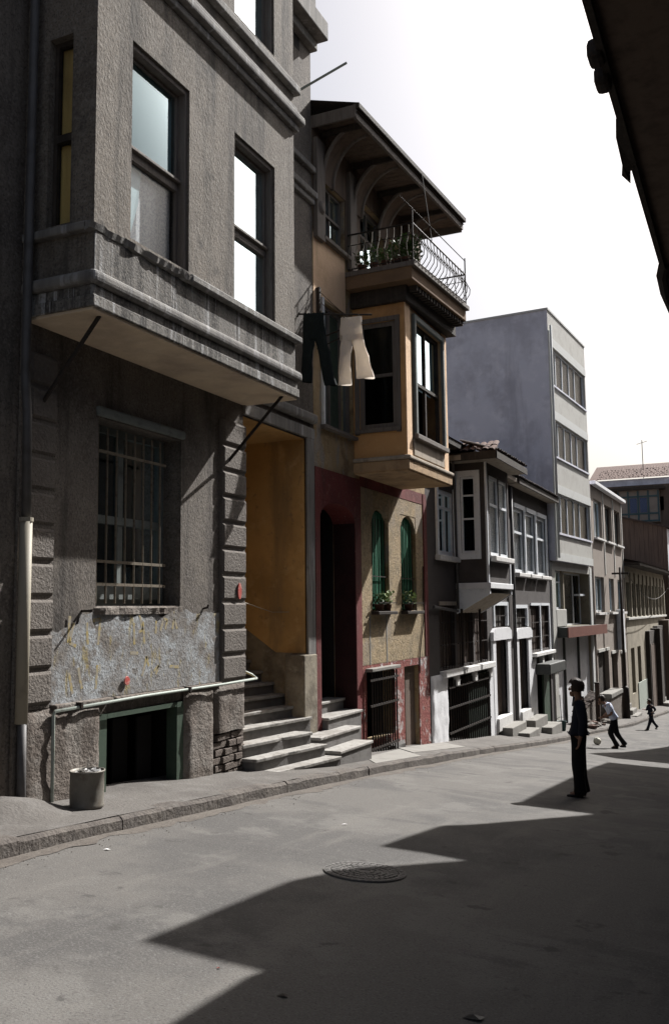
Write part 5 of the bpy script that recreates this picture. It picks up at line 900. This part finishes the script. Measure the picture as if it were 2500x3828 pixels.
def person(label, loc, rz, J, cloth, sc_=1.0, flare=.10, hair_r=1.0):
    """local frame: facing -Y (towards the viewer of the figure), z up, 1.70 m tall at scale 1. J: joint dict"""
    e = bpy.data.objects.new('person', None); C.objects.link(e); e.location = loc; e.rotation_euler = (0, 0, rz); e.scale = (sc_,)*3; tag(e, label, 'person'); j = J
    V = lambda n, r, r2=None: (*j[n], r, r2 or r)
    # one continuous body
    P = [V('pelvis', .115, .09), V('waist', .10, .08), V('chest', .125, .09), V('neckb', .06), V('neck', .046), V('headb', .062, .07), V('headm', .082, .092), V('headt', .062, .07)]
    E = chain(0, 1, 2, 3, 4, 5, 6, 7); hands = []
    for s_ in 'LR':
        b = len(P); P += [V('sh'+s_, .055), V('el'+s_, .04), V('wr'+s_, .028), V('pm'+s_, .034, .02)]; E += [(2, b)]+chain(b, b+1, b+2, b+3)
        wr, pm = Vector(j['wr'+s_]), Vector(j['pm'+s_]); d = (pm-wr).normalized(); sd = d.cross(Vector((0, 1, .2))).normalized(); nn = d.cross(sd)
        for k, (o_, L_) in enumerate(((-.03, .058), (-.01, .07), (.01, .066), (.03, .05))):
            f0 = pm+sd*o_+d*.01; f1 = f0+d*L_*.55+nn*.006; f2 = f1+d*L_*.35+nn*.022; i0 = len(P); P += [(*f0, .0095), (*f1, .0085), (*f2, .007)]; E += [(b+3, i0)]+chain(i0, i0+1, i0+2)
        th = wr+d*.03-sd*.03; i0 = len(P); P += [(*th, .011), (*(th+d*.035-sd*.02+nn*.01), .009)]; E += [(b+3, i0), (i0, i0+1)]
    for s_ in 'LR':
        b = len(P); P += [V('hip'+s_, .085), V('kn'+s_, .055), V('an'+s_, .04), V('to'+s_, .035, .025)]; E += [(0, b)]+chain(b, b+1, b+2, b+3)
    body = skin('body', P, E, 'skin', e)
    hm = Vector(j['headm']); fw = Vector(j['face']).normalized(); sd = fw.cross(Vector((0, 0, 1))).normalized()
    def blob(name, c, r, mat, par, k=10, sq=(1, 1, 1), ax=None):
        m = bmesh.new(); bmesh.ops.create_icosphere(m, subdivisions=2, radius=1.0); me = bpy.data.meshes.new(name); 
        for v in m.verts: v.co = Vector((v.co.x*r*sq[0], v.co.y*r*sq[1], v.co.z*r*sq[2]))
        m.to_mesh(me); m.free(); o = mobj(name, me, mat, par); q = Vector((0, -1, 0)).rotation_difference(fw); o.rotation_euler = q.to_euler(); o.location = c; smooth(o); return o
    blob('nose', hm+fw*.092-Vector((0, 0, .012)), .017, 'skin', body, sq=(.8, 1.3, 1.3)); blob('chin', hm+fw*.055-Vector((0, 0, .085)), .042, 'skin', body); blob('lips', hm+fw*.086-Vector((0, 0, .05)), .016, 'redspot' if False else 'skin', body, sq=(1.4, .6, .5))
    for s_ in (-1, 1): blob('ear', hm+sd*.082*s_-Vector((0, 0, .01)), .022, 'skin', body, sq=(.5, .9, 1.4)); blob('eye', hm+fw*.083+sd*.032*s_+Vector((0, 0, .018)), .011, 'shoe', body, sq=(1.3, .6, .8))
    # hair: lumpy cap
    m = bmesh.new(); bmesh.ops.create_icosphere(m, subdivisions=4, radius=1.0); 
    for v in list(m.verts):
        c = v.co.copy(); f_ = c.dot(Vector((0, -1, 0)))
        if f_ > .5 and c.z < .36 or c.z < -.62: m.verts.remove(v); continue
        n_ = 1+.07*mn.noise(c*3.2)+.05*mn.noise(c*9); v.co = Vector((c.x*.103, c.y*.112, c.z*.118))*n_*hair_r
    me = bpy.data.meshes.new('hair'); m.to_mesh(me); m.free(); o = mobj('hair', me, 'hair', body); o.rotation_euler = Vector((0, -1, 0)).rotation_difference(Vector((fw.x, fw.y, 0)).normalized()).to_euler(); o.location = hm+Vector((0, 0, .022))-fw*.012; smooth(o)
    # shirt
    c_ = Vector(j['chest']).lerp(Vector(j['neckb']), .5); P = [V('waist', .17, .135), V('chest', .185, .145), (*c_, .17, .12), V('neckb', .09, .085), V('pelvis', .185, .155)]; E = [(0, 1), (1, 2), (2, 3), (0, 4)]
    for s_ in 'LR':
        b = len(P); end = Vector(j['el'+s_]).lerp(Vector(j['wr'+s_]), cloth.get('sleeve', .9)); P += [V('sh'+s_, .092), V('el'+s_, .072), (*end, .056)] if cloth.get('sleeve', .9) > 0 else [V('sh'+s_, .095), (*Vector(j['sh'+s_]).lerp(Vector(j['el'+s_]), .85), .085)]
        E += [(1, b)]+chain(*range(b, len(P)))
    skin('shirt', P, E, cloth['top'], e)
    P = [V('pelvis', .17, .14)]; E = []
    wv = Vector(j['pelvis']).lerp(Vector(j['waist']), .45); P.append((*wv, .155, .125)); E.append((0, 1))
    for s_ in 'LR':
        b = len(P); kn, an = Vector(j['kn'+s_]), Vector(j['an'+s_]); P += [V('hip'+s_, .125), (*Vector(j['hip'+s_]).lerp(kn, .5), .115*cloth.get('fat', .9)), (*kn, .11*cloth.get('fat', .85)), (*kn.lerp(an, .55), flare*.82), (*(an+(an-kn).normalized()*.015), flare), (*(an+(an-kn).normalized()*.035), flare*1.02)]; E += [(0, b)]+chain(*range(b, b+6))
    skin('trousers', P, E, cloth['legs'], e)
    for s_ in 'LR':
        a = Vector(j['an'+s_]); t_ = Vector(j['to'+s_]); d = (t_-a); d.z = 0; d.normalize(); heel = Vector((a.x, a.y, t_.z))-d*.045
        skin('shoe', [(*heel, .042, .038), (*heel.lerp(t_, .5), .045, .036), (*t_, .042, .03), (*(t_+d*.04), .03, .022)], chain(0, 1, 2, 3), 'shoe', e)
    return e
stand = dict(pelvis=(0, 0, .93), waist=(0, -.005, 1.06), chest=(0, .02, 1.28), neckb=(0, .03, 1.42), neck=(0, .02, 1.47), headb=(0, -.01, 1.52), headm=(0, -.015, 1.585), headt=(0, -.01, 1.64), face=(-.35, -1, -.12),
    shL=(.17, .02, 1.37), elL=(.24, .06, 1.10), wrL=(.22, .0, .86), pmL=(.215, -.02, .78), shR=(-.17, .03, 1.37), elR=(-.24, .07, 1.10), wrR=(-.22, .01, .86), pmR=(-.215, -.01, .78),
    hipL=(.085, 0, .88), knL=(.08, -.03, .48), anL=(.08, -.01, .09), toL=(.09, -.17, .035), hipR=(-.085, 0, .88), knR=(-.08, .01, .48), anR=(-.08, .05, .09), toR=(-.10, -.11, .035))
mx2, my2 = -2.36, 13.08
person('youth in navy shirt and black flared trousers standing in the shaded road', (mx2, my2, roadz(mx2, my2)), R(-75), stand, dict(top='navy', legs='blacktr', sleeve=.85, fat=.95), .935, .105, 1.07)
run1 = dict(pelvis=(0, .05, .86), waist=(0, -.02, 1.0), chest=(0, -.14, 1.19), neckb=(0, -.22, 1.30), neck=(0, -.25, 1.34), headb=(0, -.29, 1.37), headm=(0, -.33, 1.42), headt=(0, -.34, 1.48), face=(0, -1, -.55),
    shL=(.17, -.13, 1.28), elL=(.27, -.12, 1.03), wrL=(.24, -.32, .94), pmL=(.22, -.39, .93), shR=(-.17, -.13, 1.28), elR=(-.27, -.02, 1.05), wrR=(-.26, -.2, .9), pmR=(-.25, -.27, .87),
    hipL=(.085, .04, .82), knL=(.10, -.14, .47), anL=(.09, .06, .10), toL=(.09, -.08, .04), hipR=(-.085, .05, .82), knR=(-.09, .12, .44), anR=(-.1, .36, .11), toR=(-.1, .24, .04))
k1 = (-3.76, 26.0); person('boy in pale blue shirt bending forward to chase the ball', (k1[0], k1[1], roadz(*k1)), R(-62), run1, dict(top='bluewhite', legs='blacktr', sleeve=.0), .92, .085)
run2 = dict(pelvis=(0, .02, .84), waist=(0, 0, .98), chest=(0, -.02, 1.19), neckb=(0, -.03, 1.33), neck=(0, -.04, 1.37), headb=(0, -.07, 1.41), headm=(0, -.08, 1.475), headt=(0, -.07, 1.53), face=(-.3, -1, -.1),
    shL=(.16, 0, 1.28), elL=(.24, .14, 1.08), wrL=(.2, .05, .95), pmL=(.19, -.01, .93), shR=(-.16, -.02, 1.28), elR=(-.24, -.03, 1.03), wrR=(-.2, -.22, 1.05), pmR=(-.18, -.28, 1.07),
    hipL=(.085, .02, .80), knL=(.10, -.12, .45), anL=(.1, -.28, .10), toL=(.1, -.42, .05), hipR=(-.085, .02, .80), knR=(-.09, .16, .46), anR=(-.1, .42, .16), toR=(-.1, .32, .05))
k2 = (-3.9, 36.5); person('small boy in dark clothes striding at the far end of the road', (k2[0], k2[1], roadz(*k2)), R(-50), run2, dict(top='navy', legs='navy', sleeve=.6), .72, .085)
bx_, by_ = -4.33, 26.85; bz = roadz(bx_, by_)
t = Thing('football', 'pale leather football on the road in front of the bending boy', 'ball', (bx_, by_, bz))
bm_ = bmesh.new(); bmesh.ops.create_icosphere(bm_, subdivisions=3, radius=.105); me = bpy.data.meshes.new('shell'); bm_.to_mesh(me); bm_.free(); o = mobj('shell', me, 'ball', t.e, (0, 0, .105)); smooth(o)
for a in (0, 60, 120): 
    o = mobj('seam', MB().tube([(.106*math.cos(q*.2618), .106*math.sin(q*.2618), 0) for q in range(25)], .004, 5).mesh('seam'), 'balldk', t.e, (0, 0, .105), (R(50), R(a), 0))
